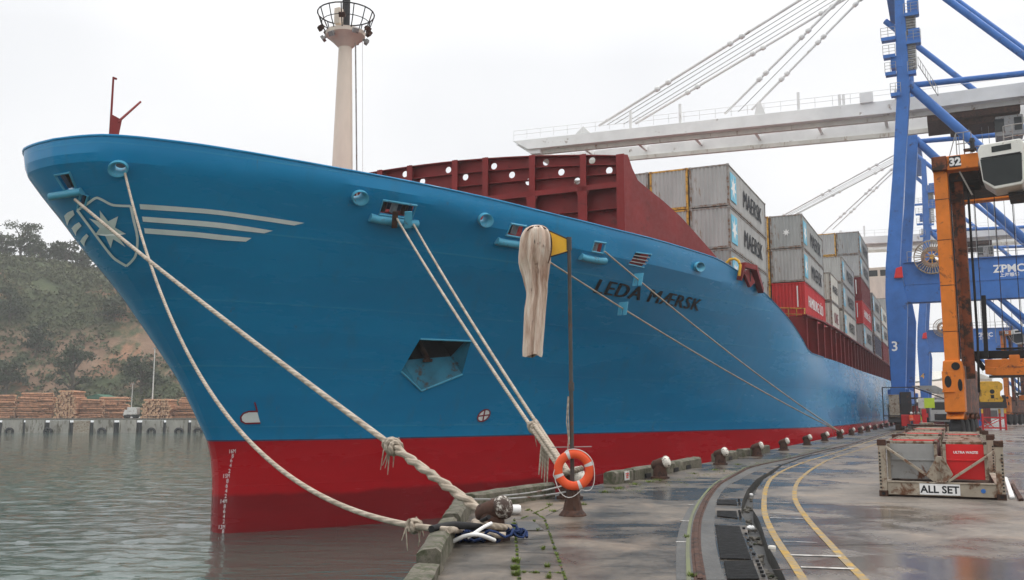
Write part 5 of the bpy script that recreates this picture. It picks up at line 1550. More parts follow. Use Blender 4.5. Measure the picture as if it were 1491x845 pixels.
def knot(b, c, r, d):
    d = Vector(d).normalized(); u = d.orthogonal().normalized(); v = d.cross(u)
    for k in range(3):
        R = r * (1.15 + .2 * (k % 2)); o = c + d * (r * 1.1 * (k - 1))
        b.tube([o + u * R * math.cos(a) + v * R * math.sin(a) + d * .03 * math.sin(2 * a + k) for a in [6.2832 * i / 12 for i in range(12)]], r * .5, 6, True)
    for k in range(7):
        a = random.random() * 6.28; e = c + (u * math.cos(a) + v * math.sin(a)) * r * 2
        b.tube([c, e, e + Vector((random.gauss(0, .05), random.gauss(0, .05), -.12 - random.random() * .2))], [.02, .014, .006], 4)
head1 = BL1 + Vector((0, 0, .26))
def dividing(path, px):   # index where the path passes a picture column
    return min(range(len(path)), key=lambda i: abs(proj(path[i])[0] - px))
A1 = ship_pt(118, 283, .35); Pth = cat(A1, head1 + Vector((-.1, .1, .08)), .12, 120)
i0 = dividing(Pth, 575)
r1 = MB(); r1.tube(Pth[:i0 + 1], .052, 9)
dd = (Pth[i0] - Pth[i0 - 1]).normalized(); knot(r1, Pth[i0], .085, dd)
sidev = dd.cross(Vector((0, 0, 1))).normalized()
tail = Pth[i0:]; st_ = strands(tail, .052, 2, 1.5, .036)
r1.add(st_.v, st_.f)
endp = Pth[-1]
lp_ = [BL1 + Vector((math.cos(a) * .24, math.sin(a) * .24, .16 + .08 * math.sin(a * .5))) for a in [math.pi * .9 + 5.4 * i / 20 for i in range(21)]]
r1.tube(lp_, .05, 9)
o = r1.build('mooring_rope', [M['rope']], smooth=60); tag(o, 'thick doubled mooring rope from the bow fairlead to the corner bollard', 'rope', 'mooring ropes')
A2 = ship_pt(183, 250, .15); B2 = G(655, 772, .30)
tgt = [(200,330),(230,405),(300,570),(375,662),(450,715),(530,750),(605,770)]
best = None
for sag in [x * .1 for x in range(5, 60)]:
    for pw in (1.0,):
        p_ = cat(A2, B2, sag, 60); err = sum(min((proj(q)[0] - x)**2 + (proj(q)[1] - y)**2 for q in p_) for x, y in tgt)
        if best is None or err < best[0]: best = (err, sag)
print('SAG', best, flush=True)
Pth = cat(A2, B2, best[1], 90)
r2 = MB(); r2.tube(Pth, .043, 8); i1 = dividing(Pth, 605); knot(r2, Pth[i1], .06, (Pth[i1 + 1] - Pth[i1]))
r2.tube([Pth[-1], BL1 + Vector((-.4, .1, .12)), BL1 + Vector((-.25, -.3, .1)), BL1 + Vector((.2, -.3, .1))], .045, 8)
o = r2.build('mooring_rope', M['rope'], smooth=60); tag(o, 'slack mooring rope hanging in a deep curve from the oval bow hole', 'rope', 'mooring ropes')
K = None
for px, py, lab in ((573, 312, 'paired mooring rope to the lifebuoy post, the one nearer the bow'), (597, 320, 'paired mooring rope to the lifebuoy post, the one nearer the stern')):
    A = ship_pt(px, py, .4); end = BL2 + Vector((0, 0, .42)); P = cat(A, end, .15, 90)
    i0 = dividing(P, 778); b = MB()
    off = Vector((.06 if px > 580 else -.06, 0, 0))
    b.tube([p + off * (j / i0) for j, p in enumerate(P[:i0 + 1])], .043, 8)
    seg = [p + off for p in P[i0:]]
    b.tube(seg, .055, 8); b.tube([p + off * .2 + Vector((0, -.05, .08)) for p in P[i0:]], .05, 8)
    if px < 580:
        knot(b, P[i0], .085, P[i0 + 1] - P[i0]); c = P[i0 + 3]
        for k in range(4): b.tube([c, c + Vector((.05 * k - .05, -.05, -.35)), c + Vector((.06 * k - .1, -.08, -.75 - .08 * k))], [.05, .035, .012], 6)
        c = P[min(len(P) - 1, i0 + 8)]; knot(b, c, .06, P[i0 + 1] - P[i0])
    b.tube([BL2 + Vector((math.cos(a) * .27, math.sin(a) * .27, .24 + .03 * k_)) for k_, a in enumerate([6.2832 * i / 14 for i in range(14)])], .055, 7)
    o = b.build('mooring_rope', M['rope'], smooth=60); tag(o, lab, 'rope', 'mooring ropes')
BL7 = wld(39.5, 19.45, .42)
for (px, py), lab in (((757, 352), 'thin long mooring line passing behind the windsock post'), ((873, 365), 'thin long mooring line leaving the fairlead above the ship name')):
    P = cat(ship_pt(px, py, .3), BL7, .35, 50); b = MB(); b.tube(P, .042, 7)
    o = b.build('mooring_rope', M['rope'], smooth=60); tag(o, lab, 'rope', 'mooring ropes')
    gx = 912 if px == 757 else 926
    i = dividing(P, gx); q = P[i]; d = (P[i + 1] - P[i]).normalized()
    g = MB(); x = d.cross(Vector((0, 0, 1))).normalized(); up = x.cross(d)
    g.prism([q + x * -.26 + up * -.34, q + x * -.02 + up * -.34, q + x * -.02 + up * .05, q + x * .05 + up * .05, q + x * .05 + up * -.34, q + x * .26 + up * -.34, q + x * .26 + up * .34, q + x * -.26 + up * .34], d * .04)
    o = g.build('rat_guard', M['fair_blue']); tag(o, 'light blue rat guard plate on the lower thin mooring line' if gx == 912 else 'light blue rat guard plate on the upper thin mooring line', 'rat guard', 'rat guards on mooring lines')
# loose dark line to the kerb, net bundle and white hose at the corner bollard
b = MB(); b.tube(cat(BL2 + Vector((0, 0, .15)), G(688, 727, .3), .05, 14), .02, 6); b.tube(cat(BL2 + Vector((0, 0, .3)), G(730, 722, .35), .04, 14), .016, 6)
tag(b.build('hauling_line', M['grey_steel'], smooth=60), 'thin grey lines from the kerb to the bollard behind the lifebuoy', 'line')
b = MB(); rn = random.Random(5)
for k in range(34):
    c = BL1 + Vector((rn.uniform(-.55, .32), rn.uniform(-.32, .1), rn.uniform(.02, .12)))
    a0 = rn.random() * 6.28; R = rn.uniform(.06, .2)
    b.tube([c + Vector((math.cos(a0 + t) * R * 1.4, math.sin(a0 + t) * R, .05 * math.sin(3 * t + k) + .03)) for t in [5.2 * i / 10 for i in range(11)]], rn.uniform(.012, .028), 6)
tag(b.build('net_bundle', M['net'], smooth=60), 'tangled dark blue net and cord heaped round the corner bollard', 'net')
b = MB(); g0, g1, g2 = G(656, 790, .06), G(697, 779, .16), G(720, 787, .05)
b.tube(smooth_line([g0, g0.lerp(g1, .5) + Vector((0, 0, .03)), g1, g2], 6), .028, 8); b.tube(smooth_line([g0.lerp(g1, .6), g1 + Vector((.05, .1, .08)), g1 + Vector((.16, .25, .12))], 6), .024, 8)
tag(b.build('white_hose', M['hullwhite'], smooth=60), 'white hose lying across the blue net by the bollard', 'hose')
b = MB(); b.tube(smooth_line([G(655, 784, .05), G(690, 765, .2), G(712, 753, .36)], 8), .03, 8); b.tube(smooth_line([G(628, 771, .3), G(660, 765, .3), G(700, 768, .2)], 8), .05, 8)
tag(b.build('black_hose', M['black'], smooth=60), 'black hose running from the kerb over the corner bollard', 'hose')
b = MB(); q = G(748, 742, 0.09); b.lathe([(.02, -.13), (.065, -.125), (.082, -.09), (.082, .09), (.065, .125), (.02, .13)], q, 16, rot=Matrix.Rotation(1.57, 3, 'Y'))
tag(b.build('fender_float', M['hullwhite'], smooth=50), 'white plastic float lying behind the corner bollard', 'float')
# ---- windsock post with lifebuoy
WP = G(834, 751); WP.z = 0
pt = D(828.5, 347, WP.y)
post = thing('windsock_post', 'tall slim post with conical foot carrying a drooping windsock', 'windsock', WP)
HT = pt.z; lean = Vector((pt.x - WP.x, 0, 0))
b = MB(); b.lathe([(.24, 0), (.235, .02), (.17, .10), (.095, .42), (.09, .46)], (0, 0, 0), 8); b.build('foot', M['rust'], post)
b = MB(); b.cyl((0, 0, .4), lean + Vector((0, 0, HT)), .036, .034, 12); b.cyl((lean * .3) + Vector((0, 0, HT * .44)), lean * .34 + Vector((0, 0, HT * .47)), .05, n=12); b.cyl(lean * .96 + Vector((0, 0, HT * .955)), lean + Vector((0, 0, HT * 1.003)), .047, n=12)
b.build('pole', paint('dull_dark_pole', (.07, .065, .06), .45, .4, .3), post, smooth=40)
Yp = WP.y
def wp(px, py, dy=0.): return D(px, py, Yp + dy) - WP
b = MB(); q = [wp(797, 335), wp(828, 349.5), wp(828, 366), wp(796, 375.5)]
b.prism([p + Vector((0, -.006, 0)) for p in q], (0, .012, 0)); b.build('bracket_panel', M['yellow'], post)
b = MB(); b.tube([wp(797, 335), wp(829, 349.5)], .014, 6); b.tube([wp(795, 376), wp(829, 366)], .014, 6); rc = wp(781, 354)
ringc = (wp(786, 331) + wp(799, 373)) / 2
# hoop of the sock mouth, facing the post
hx = Vector((.62, -.55, .12)).normalized(); up = (wp(790, 331) - wp(797, 377)).normalized(); sdv = hx.cross(up).normalized(); up = sdv.cross(hx)
hoop = [ringc + up * (.30 * math.cos(a)) + sdv * (.27 * math.sin(a)) for a in [6.2832 * i / 28 for i in range(28)]]
b.tube(hoop, .013, 6, True); b.build('hoop', M['dark'], post, smooth=50)
prof = [(329.5,774,789),(332,768,794),(337,763,799),(346,759,802.5),(360,757,803.5),(372,756,802),(382,756,801),(391,758.5,799.5),(400,761.5,798.5),(412,764.5,797),(428,768,796.5),(446,765.5,795),(466,764,793.5),(486,763,792),(504,762,790.5),(514,761.5,790),(518.5,761.5,789)]
NS = 110
pl3 = smooth_line([Vector(p) for p in prof], 5); rows = []
for i, p in enumerate(pl3):
    u = i / (len(pl3) - 1); A, B2_ = wp(p.y, p.x), wp(p.z, p.x); c = (A + B2_) / 2; hw = (B2_ - A).length / 2
    dpt = hw * (.55 + .5 * max(0, min(1, (.42 - u) / .3))); row = []
    for j in range(NS):
        a = 6.2832 * j / NS
        f = 1 + (.30 * (1 - 2 * abs(math.sin(4.5 * a + .9 + u * .9 + .5 * math.sin(3 * u + a)))) + .16 * math.sin(13 * a - 2 * u + .7 + math.sin(9 * u)) + .07 * math.sin(23 * a + 5 * u)) * min(1, .25 + u * 1.5) + .03 * noise.noise(Vector((math.cos(a) * 2, math.sin(a) * 2, u * 9)))
        fx = 1 + (f - 1) * .22
        row.append(c + Vector((hw * math.sin(a) * fx, -dpt * math.cos(a) * f * (1 + .0 * u), .025 * math.sin(a * 3 + 1) * (1 if i > len(pl3) - 6 else 0))))
    rows.append(row + [row[0]])
hoop = [ringc + up * (.27 * math.cos(a)) + sdv * (.24 * math.sin(a)) for a in [6.2832 * i / 28 for i in range(28)]]
b = MB(); b.grid(rows); so = b.build('sock', M['sock'], post, smooth=80, fix=False)
so.modifiers.new('Solidify', 'SOLIDIFY').thickness = .004
b = MB(); rim = [wp(x, y, -.17) for x, y in ((768,337),(772,332.5),(780,330),(789,330),(796,334),(801,341),(803,350),(803,362),(801,374),(798,384))]
rim = [p + Vector((0, .10 * (1 - abs(i - 4.5) / 4.5) - .05, 0)) for i, p in enumerate(rim)]
b.tube(smooth_line(rim, 4), .014, 6); b.build('sock_rim', M['rust'], post, smooth=50)
b = MB()
for j in range(0, 28, 2):
    p, q2 = hoop[j], hoop[(j + 1) % 28]; b.tube([p + hx * .03 + Vector((0, -.03, 0)), q2 - hx * .05 + Vector((0, -.03, 0))], .009, 5)
b.build('lacing', M['redsteel'], post)
b = MB(); b.tube([lean * .6 + Vector((-.05, 0, HT * .42)), lean * .4 + Vector((-.085, -.02, HT * .33)), lean * .3 + Vector((-.055, -.02, HT * .27)), Vector((-.085, 0, HT * .21))], .012, 6); b.tube([lean * .5 + Vector((-.04, -.03, HT * .42)), lean * .3 + Vector((-.06, -.04, HT * .36)), Vector((-.05, -.04, HT * .25))], .01, 6); b.build('cord', M['rope'], post)
b = MB(); b.tube([(-.36, .02, 1.16), (.34, .02, 1.17)], .009, 6); b.build('cross_wire', M['grey_steel'], post)
LC = D(835.5, 684.5, Yp - .09); R = .27; r_ = .075
lb = thing('lifebuoy', 'orange lifebuoy with pale bands hung on the windsock post', 'lifebuoy', LC)
b = MB(); n1, n2 = 48, 14
def tor(R, r, a0, a1, k, rows_n=n2):
    return [[Vector(((R + r * math.cos(q)) * math.cos(a), r * .62 * math.sin(q), (R + r * math.cos(q)) * math.sin(a))) for q in [6.2832 * j / rows_n for j in range(rows_n + 1)]] for a in [a0 + (a1 - a0) * i / k for i in range(k + 1)]]
b.grid(tor(R, r_, 0, 6.28319, n1)); b.build('ring', M['lifering'], lb, smooth=80)
for a in (.35, 1.93, 3.5, 5.08):
    b = MB(); b.grid(tor(R, r_ + .003, a - .1, a + .1, 4)); b.build('reflective_band', M['reflect'], lb, smooth=80)
b = MB(); pts = []
for k in range(4):
    a0, a1 = (.35, 1.93, 3.5, 5.08)[k], (.35, 1.93, 3.5, 5.08)[k] + 1.57
    for i in range(10):
        u = i / 10; a = a0 + (a1 - a0) * u; rr = R + r_ + .01
        pts.append(Vector((rr * math.cos(a), -.02, rr * math.sin(a) - .13 * math.sin(math.pi * u) * (1 if math.sin((a0 + a1) / 2) < .5 else 0))))
b.tube(pts, .008, 6, True); b.build('grab_line', M['white'], lb, smooth=60)
# ------------------------------------------------------------------ racks and bins on the roadway
g0 = G(1281.5, 722.5)
_k = (1450.5 - PW_ / 2) / FOC; _k0 = g0.x / g0.y
_m = (_k * g0.y - g0.x) / (N[0] - _k * N[1]); g1 = g0 + Vector((N[0], N[1], 0)) * _m
rd = (g1 - g0); RW = rd.length; rz = math.atan2(rd.y, rd.x)
HH = D(1283, 642, g0.y).z
def rack(at, label, sign):
    root = thing('bin_rack', label, 'rack', at, rz, 'steel racks holding bins on the roadway')
    Lr = 5.2
    for y in (0, Lr):
        for x in (.075, RW - .075):
            b = MB(); b.box((x, y + .08, HH / 2 - .02), (.15, .16, HH - .1)); p = b.build('corner_post', M['rustpale'], root, bevel=.012)
            for zc_ in (HH - .035, .06): b = MB(); b.box((x, y + .08, zc_), (.178, .18, .125)); b.build('corner_casting', M['rust'], p, bevel=.01)
            b = MB()
            for k in range(11): b.cyl((x + (.045 if x > 1 else -.045), y - .004, .18 + k * .072), (x + (.045 if x > 1 else -.045), y + .012, .18 + k * .072), .021, n=6)
            b.cyl((x, y - .014, .06), (x, y, .06), .035, n=10)
            b.build('lashing_holes', M['black'], p)
        b = MB(); b.box((RW / 2, y + .09, .17), (RW - .3, .13, .26)); b.box((RW / 2, y + .09, .31), (RW - .3, .18, .03)); b.build('end_beam', M['rustpale'], root, bevel=.01)
        b = MB(); cx_ = RW * .51
        b.beam((.14, y + .07, HH - .12), (cx_ - .12, y + .07, .34), .05, .13, up=(0, 1, 0)); b.beam((RW - .14, y + .07, HH - .18), (cx_ + .12, y + .07, .34), .05, .13, up=(0, 1, 0)); b.build('diagonal', M['rustpale'], root, bevel=.008)
        b = MB(); b.prism([(cx_ - .28, y + .03, .50), (cx_ - .06, y - .03, .86), (cx_ + .06, y - .03, .84), (cx_ + .22, y + .03, .48), (cx_ + .08, y - .02, .32), (cx_ - .10, y - .02, .32)], (0, .11, 0)); b.prism([(cx_ - .02, y - .03, .84), (cx_ - .015, y - .10, .55), (cx_ - .01, y - .03, .34)], (.02, 0, 0)); b.build('gusset', M['rustpale'], root, bevel=.01)
    b = MB()
    for x in (.08, RW - .08): b.beam((x, .16, .14), (x, Lr, .14), .14, .22)
    b.build('base_rail', M['rustpale'], root, bevel=.01)
    b = MB(); b.box((RW / 2, Lr / 2, .05), (RW - .3, Lr - .1, .05)); b.build('floor_plate', M['rust'], root)
    if sign:
        s0, s1 = RW * (1337 - 1281.5) / 169, RW * (1391.5 - 1281.5) / 169
        b = MB(); b.box(((s0 + s1) / 2, .016, .175), (s1 - s0, .012, .225)); sp_ = b.build('sign_plate', M['hullwhite'], root)
        o = text_obj('sign_lettering', 'ALL SET', M['blackpaint'], sp_, Matrix.Translation(((s0 + s1) / 2, .007, .105)) @ ROTX, size=.205, bold=.006, spacing=1.02)
        b = MB(); b.cyl((RW * .83, .022, .17), (RW * .83, .012, .17), .045, n=14); b.build('round_mark', M['crane_blue'], root)
    return root
def bin_(at, w, h, L, m, label, lettering=None, ribs=4):
    root = thing('waste_bin', label, 'bin', at, rz, 'steel bins standing in the racks')
    b = MB(); t = .03
    b.prism([(0, 0, 0), (w, 0, 0), (w, 0, h), (0, 0, h)], (0, t, 0)); b.prism([(0, L, 0), (w, L, 0), (w, L, h), (0, L, h)], (0, t, 0))
    b.box((t / 2, L / 2, h / 2), (t, L, h)); b.box((w - t / 2, L / 2, h / 2), (t, L, h)); b.box((w / 2, L / 2, h * .55), (w - .06, L, .03))
    b.build('bin_body', M[m], root, bevel=.01)
    b = MB(); b.box((w / 2, -.015, h * .55), (w * .86, .02, .035)); b.build('stiffener', M[m], root, bevel=.006)
    for x in (w * .03, w * .97): c = MB(); c.box((x, -.02, h / 2), (.06, .05, h)); c.build('corner_post', M['rustpale'], root, bevel=.006)
    for k in range(ribs):
        y = .04 + (L - .1) * k / (ribs - 1)
        c = MB(); c.box((w / 2, y, h + .03), (w + .02, .07, .06)); c.build('rim_bar', M[('redpaint' if k == 1 and m != 'redpaint' else 'rustpale')], root, bevel=.01)
    c = MB()
    for x in (.03, w - .03): c.beam((x, 0, h + .02), (x, L, h + .02), .07, .07)
    c.build('rim_rail', M['rust'], root)
    if lettering: text_obj('bin_lettering', lettering, M['hullwhite'], root, Matrix.Translation((w * .52, -.012, h * .74)) @ ROTX, size=.07, bold=.002)
    return root
def rp_(x, y, z=0): return g0 + Vector((rd.normalized().x * x - rd.normalized().y * y, rd.normalized().y * x + rd.normalized().x * y, z))
rack(rp_(0, 0), 'weathered steel rack with a white ALL SET sign on its front beam', True)
bin_(rp_(.17, .22, .36), .98, HH - .42, 4.4, 'grey_steel', 'dull grey bin in the front rack beside the red one', None, 5)
bin_(rp_(1.26, .22, .38), .82, HH - .44, 4.4, 'redpaint', 'bright red bin with small white lettering in the front rack', 'ULTRA WASTE', 4)
rack(rp_(0.05, 6.2), 'second rusty rack directly behind the one with the sign', False)
bin_(rp_(.2, 6.45, .36), .95, HH - .40, 4.4, 'rustpale', 'rusty beige bin in the second rack on the seaward half', None, 5)
bin_(rp_(1.25, 6.45, .36), .85, HH - .42, 4.4, 'rust', 'dark rusty bin in the second rack on the landward half', None, 5)
rack(rp_(0.0, 12.6), 'third rack in the line, just before the orange carrier wheel', False)
bin_(rp_(.2, 12.85, .36), .95, HH - .38, 4.4, 'rustpale', 'pale bin in the third rack, farthest from the sign', None, 5)
# white kerb plates and a timber lying right of the rack
for q, lab, m in (([(1450,700),(1456,700),(1465,727),(1453,727)], 'white painted plate lying beside the rack corner', 'hullwhite'), ([(1462,697),(1467,698),(1478,727),(1470,727)], 'second white plate lying farther from the rack corner', 'hullwhite'), ([(1472,707),(1477,708),(1491,730),(1483,730)], 'brown timber lying on the wet ground by the rack', 'rust')):
    b = MB(); b.prism([G(*p) + Vector((0, 0, .004)) for p in q], (0, 0, .05)); tag(b.build('ground_plate' if m == 'hullwhite' else 'timber', M[m], bevel=.01), lab, 'plate' if m == 'hullwhite' else 'timber')

# ------------------------------------------------------------------ straddle carrier
SCY = 40.0
so_ = Vector((18.98, SCY, 0))
PSI = math.radians(31)
sc_ = thing('straddle_carrier', 'tall orange straddle carrier numbered 32 with white cab', 'straddle carrier', so_, -PSI, 'straddle carriers')
SW, SLn, STOP = 4.9, 7.2, 12.85
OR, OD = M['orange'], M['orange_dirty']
for x, s in ((0, 1), (SW, -1)):
    for y in (0, SLn):
        b = MB(); b.box((x, y, (3.6 + 12.3) / 2), (.56, .62, 8.7))
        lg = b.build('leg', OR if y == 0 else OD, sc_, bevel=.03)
        b = MB()
        for z in (5.2, 7.2, 9.2, 11.0): b.box((x, y, z), (.575, .635, .03))
        b.build('weld_seam', OD, lg)
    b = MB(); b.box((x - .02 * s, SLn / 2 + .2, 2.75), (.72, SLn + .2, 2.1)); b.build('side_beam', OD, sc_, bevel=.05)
    b = MB(); b.prism([(x - .38, -.42, 1.75), (x + .42, -.42, 1.75), (x + .42, -.42, 3.5), (x + .34, -.42, 3.95), (x - .34, -.42, 3.95), (x - .38, -.42, 3.6)], (0, .8, 0)); eb = b.build('end_housing', OR, sc_, bevel=.05)
    b = MB(); b.lathe([(.02, 0), (.17, 0), (.17, .03), (.02, .03)], (x - .18, -.425, 3.05), 16, rot=Matrix.Rotation(math.pi / 2, 3, 'X'), sc=(.8, 1.5)); b.lathe([(.02, 0), (.13, 0), (.13, .03), (.02, .03)], (x + .28, -.425, 2.9), 14, rot=Matrix.Rotation(math.pi / 2, 3, 'X'), sc=(.7, 2)); b.lathe([(.02, 0), (.17, 0), (.17, .03), (.02, .03)], (x + .15, -.425, 3.7), 14, rot=Matrix.Rotation(math.pi / 2, 3, 'X'), sc=(1, 1)); b.build('access_hole', M['black'], eb)
    b = MB(); b.box((x - .18, -.47, 2.62), (.5, .05, .05)); b.box((x - .18, -.43, 3.05), (.46, .02, .9)); b.build('step_plate', OR, eb, bevel=.01)
    for k, y in enumerate((.25, 2.4, 4.8, 6.9)):
        b = MB(); b.lathe([(.30, -.26), (.62, -.27), (.74, -.2), (.77, 0), (.74, .2), (.62, .27), (.30, .26)], (x, y, .77), 28, rot=Matrix.Rotation(math.pi / 2, 3, 'Y')); wl = b.build('wheel', M['black'], sc_, smooth=40)
        b = MB(); b.lathe([(.02, -.2), (.30, -.22), (.33, -.1), (.33, .1), (.30, .22), (.02, .2)], (x, y, .77), 18, rot=Matrix.Rotation(math.pi / 2, 3, 'Y')); b.build('rim', OD, wl, smooth=40)
        b = MB(); rr = [[Vector((x + q * .34, y + math.cos(a) * .92, .80 + math.sin(a) * .92)) for q in (-1, 1)] for a in [.75 + 1.6 * i / 10 for i in range(11)]]; b.grid(rr); f = b.build('mudguard', OR if k == 0 else OD, sc_, smooth=60, fix=False); f.modifiers.new('Solidify', 'SOLIDIFY').thickness = .04
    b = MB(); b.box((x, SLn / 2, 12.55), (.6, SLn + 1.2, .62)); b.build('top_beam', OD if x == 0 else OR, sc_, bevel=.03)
for y in (-.05, SLn): 
    b = MB(); b.box((SW / 2, y, 12.56), (SW + .62, .66, .64)); cb = b.build('cross_beam', OR, sc_, bevel=.03)
    if y < 0:
        b = MB(); b.box((-.0 + .62, y - .335, 12.6), (.46, .012, .5)); pl_ = b.build('number_plate', M['dark'], cb)
        text_obj('plate_number', '32', M['hullwhite'], pl_, Matrix.Translation((.62, y - .344, 12.43)) @ ROTX, size=.47, bold=.022)
        b = MB(); b.cyl((-.18, y - .34, 12.72), (-.18, y - .33, 12.72), .05, n=12); b.build('bolt_hole', M['black'], cb)
b = MB()
for k in range(9): b.box((1.2, .6 + k * .11, 12.05 - k * .02), (1.9, .05, .5))
b.box((SW / 2, 2.6, 12.15), (SW - .7, 4.2, .5)); b.box((2.6, 1.2, 11.9), (2.2, 1.4, .6)); b.build('engine_deck', M['dark'], sc_)
b = MB(); b.cyl((.75, -.1, 12.2), (1.15, .4, 11.2), .035, n=8); b.build('strut', M['white'], sc_)
b = MB(); b.box((.62, .75, 7.6), (.34, .4, 8.8)); b.box((.48, 1.3, 8.2), (.12, .3, 8.0)); b.build('lift_mast', OD, sc_, bevel=.02)
b = MB(); b.tube([(.98, .6, 11.6), (.98, .6, 5.0), (.9, .6, 2.6)], .05, 8); b.tube([(.34, -.26, 12), (.34, -.26, 4)], .03, 6); b.build('hose', M['black'], sc_)
b = MB(); b.beam((1.3, .9, 6.8), (1.25, .9, 4.1), .16, .2); b.build('slide_post', M['black'], sc_)
# cab
cx0, cx1 = 1.64, 3.28; y0, y1 = -1.9, -.45; zb_, zt_ = 10.82, 12.86
fr = [(cx0 + .1, y0, zb_ + .42), (cx0 + .62, y0, zb_ + .05), (cx1 - .1, y0, zb_ + .05 + .12), (cx1 - .02, y0, zb_ + .3), (cx1, y0, zt_ - .55), (cx0 + .0, y0, zt_ - .62)]
b = MB(); shell = [(cx0 + .1, zb_ + .40), (cx0 + .52, zb_ + .02), (cx1 - .12, zb_ + .12), (cx1, zb_ + .3), (cx1 + .04, zt_ - .2), (cx1 - .06, zt_), (cx0 + .1, zt_ - .06), (cx0 - .03, zt_ - .3)]
b.prism([(x, y0, z) for x, z in shell], (0, y1 - y0, 0)); cab = b.build('cab', M['hullwhite'] if False else paint('cab_white', (.72, .71, .65), .45, .12, .05), sc_, bevel=.06)
b = MB(); pane = [(cx0 + .13, zb_ + .47), (cx0 + .52, zb_ + .16), (cx1 - .16, zb_ + .24), (cx1 - .1, zb_ + .34), (cx1 - .06, zt_ - .62), (cx0 + .06, zt_ - .70)]
b.prism([(x, y0 - .012, z) for x, z in pane], (0, .006, 0)); b.build('windscreen', M['glass'], cab)
b = MB(); b.prism([(x, y0 - .012, z) for x, z in ((cx0 + .5, zt_ - .46), (cx1 - .42, zt_ - .42), (cx1 - .42, zt_ - .17), (cx0 + .5, zt_ - .21))], (0, .006, 0)); b.build('upper_window', M['glass'], cab)
b = MB(); b.prism([(cx0 - .034, y0 + .15, zb_ + .55), (cx0 - .034, y1 - .15, zb_ + .55), (cx0 - .034, y1 - .15, zt_ - .65), (cx0 - .034, y0 + .15, zt_ - .65)], (.004, 0, 0)); b.build('side_window', M['glass'], cab)
b = MB(); b.tube([(cx0 + .1, y0 - .03, zt_ - .66), (cx1 - .1, y0 - .03, zt_ - .6)], .03, 6); b.build('window_bar', M['dark'], cab)
b = MB(); b.beam((SW / 2 + .9, -.9, zb_ - .04), (SW / 2 + .9, .6, zb_ - .1), 1.5, .14); b.build('cab_bracket', M['dark'], sc_)
b = MB()
def rail(pts):
    for a in pts: b.tube([a, (a[0], a[1], a[2] + 1.0)], .022, 6)
    for h in (.5, 1.0): b.tube([(p[0], p[1], p[2] + h) for p in pts], .022, 6)
rail([(.7, -.2, 12.9), (1.0, -.2, 12.9), (1.3, -.2, 12.9)]); rail([(cx0 + .9, y1 + .3, 12.92), (cx1 - .4, y1 + .3, 12.95), (cx1 + .4, y1 + .3, 12.95)]); rail([(1.1, 2.5, 12.9), (2.4, 2.5, 12.9), (3.6, 2.5, 12.9)])
b.tube([(.4, -.2, 12.9), (.7, -.2, 13.9)], .022, 6)
b.build('guard_rail', M['grey_steel'], sc_, smooth=50)
b = MB(); b.cyl((1.35, -.5, 12.9), (1.35, -.5, 13.35), .09, n=10); b.cyl((1.35, -.5, 13.35), (1.35, -.5, 13.5), .13, .09, 10); b.box((1.25, -.5, 13.0), (.5, .3, .08)); b.build('beacon', M['dark'], sc_)
# lowered spreader between the legs
for i, x in enumerate((1.1, 1.9, 2.6, 3.4)):
    b = MB(); b.cyl((x, 2.2, 12), (x, 2.2, 4.4), .018, n=5); b.build('hoist_rope', M['dark'], sc_)
b = MB(); b.box((SW / 2 + .05, 1.6, 4.25), (SW - .9, .4, .34)); b.box((SW / 2 + .1, 1.6, 4.5), (1.9, .3, .08)); b.beam((.75, 1.55, 4.2), (1.1, 1.55, 3.6), .2, .2); b.build('carriage_beam', M['black'], sc_, bevel=.02)
b = MB(); b.box((SW / 2 + .3, 1.6, 3.82), (SW - 1.7, .9, .42)); b.prism([(1.15, 1.1, 3.4), (1.15, 1.1, 3.72), (1.7, 1.1, 3.66), (2.1, 1.1, 3.92), (2.1, 1.1, 4.2), (2.5, 1.1, 4.2), (2.5, 1.1, 3.92), (2.9, 1.1, 3.66), (3.5, 1.1, 3.75), (4.2, 1.1, 3.8), (4.2, 1.1, 3.32), (1.6, 1.1, 3.3)], (0, .2, 0)); spd = b.build('spreader', OR, sc_, bevel=.03)
b = MB(); b.box((SW / 2 + .3, 1.15, 3.28), (SW - 2.0, .5, .1)); b.box((2.9, 1.06, 3.52), (.5, .06, .12)); b.build('spreader_underside', M['dark'], spd)
s2 = copy_tree(sc_); p2 = D(1468, 600, 128.); s2.location = (p2.x, 128., 0); s2.rotation_euler.z = -PSI - .25
s2['label'] = 'distant orange straddle carrier parked behind the yellow spreader'
# yellow lifting block on a red trestle
TY = 92.; tp = D(1446.5, 600, TY); tp.z = 0
tr_ = thing('red_trestle', 'red steel trestle with yellow corner tops under the lifting block', 'trestle', tp, -YAW * .4)
zt2 = D(1446, 596, TY).z
for x in (-1.05, 1.05):
    for y in (0, 1.6):
        b = MB(); b.box((x, y, zt2 / 2), (.16, .16, zt2)); lg = b.build('leg', M['redpaint'], tr_)
        b = MB(); b.box((x, y, zt2 - .2), (.175, .175, .42)); b.build('yellow_top', M['yellow'], lg)
b = MB()
for y in (0, 1.6):
    b.beam((-1.05, y, .2), (1.05, y, .2), .1, .12); b.beam((-1.05, y, zt2 * .6), (1.05, y, zt2 * .6), .1, .12); b.beam((-1.05, y, .2), (1.05, y, zt2 * .6), .07, .07); b.beam((-1.05, y, zt2 * .6), (0, y, .2), .07, .07)
for x in (-1.05, 1.05): b.beam((x, 0, zt2 * .6), (x, 1.6, zt2 * .6), .1, .12)
b.build('brace', M['redpaint'], tr_)
yb = thing('lifting_block', 'yellow lifting block with dark machinery resting on the red trestle', 'lifting block', tp + Vector((0, .2, zt2 - .02)), -YAW * .4)
b = MB(); hh = D(1446, 555, TY).z - zt2
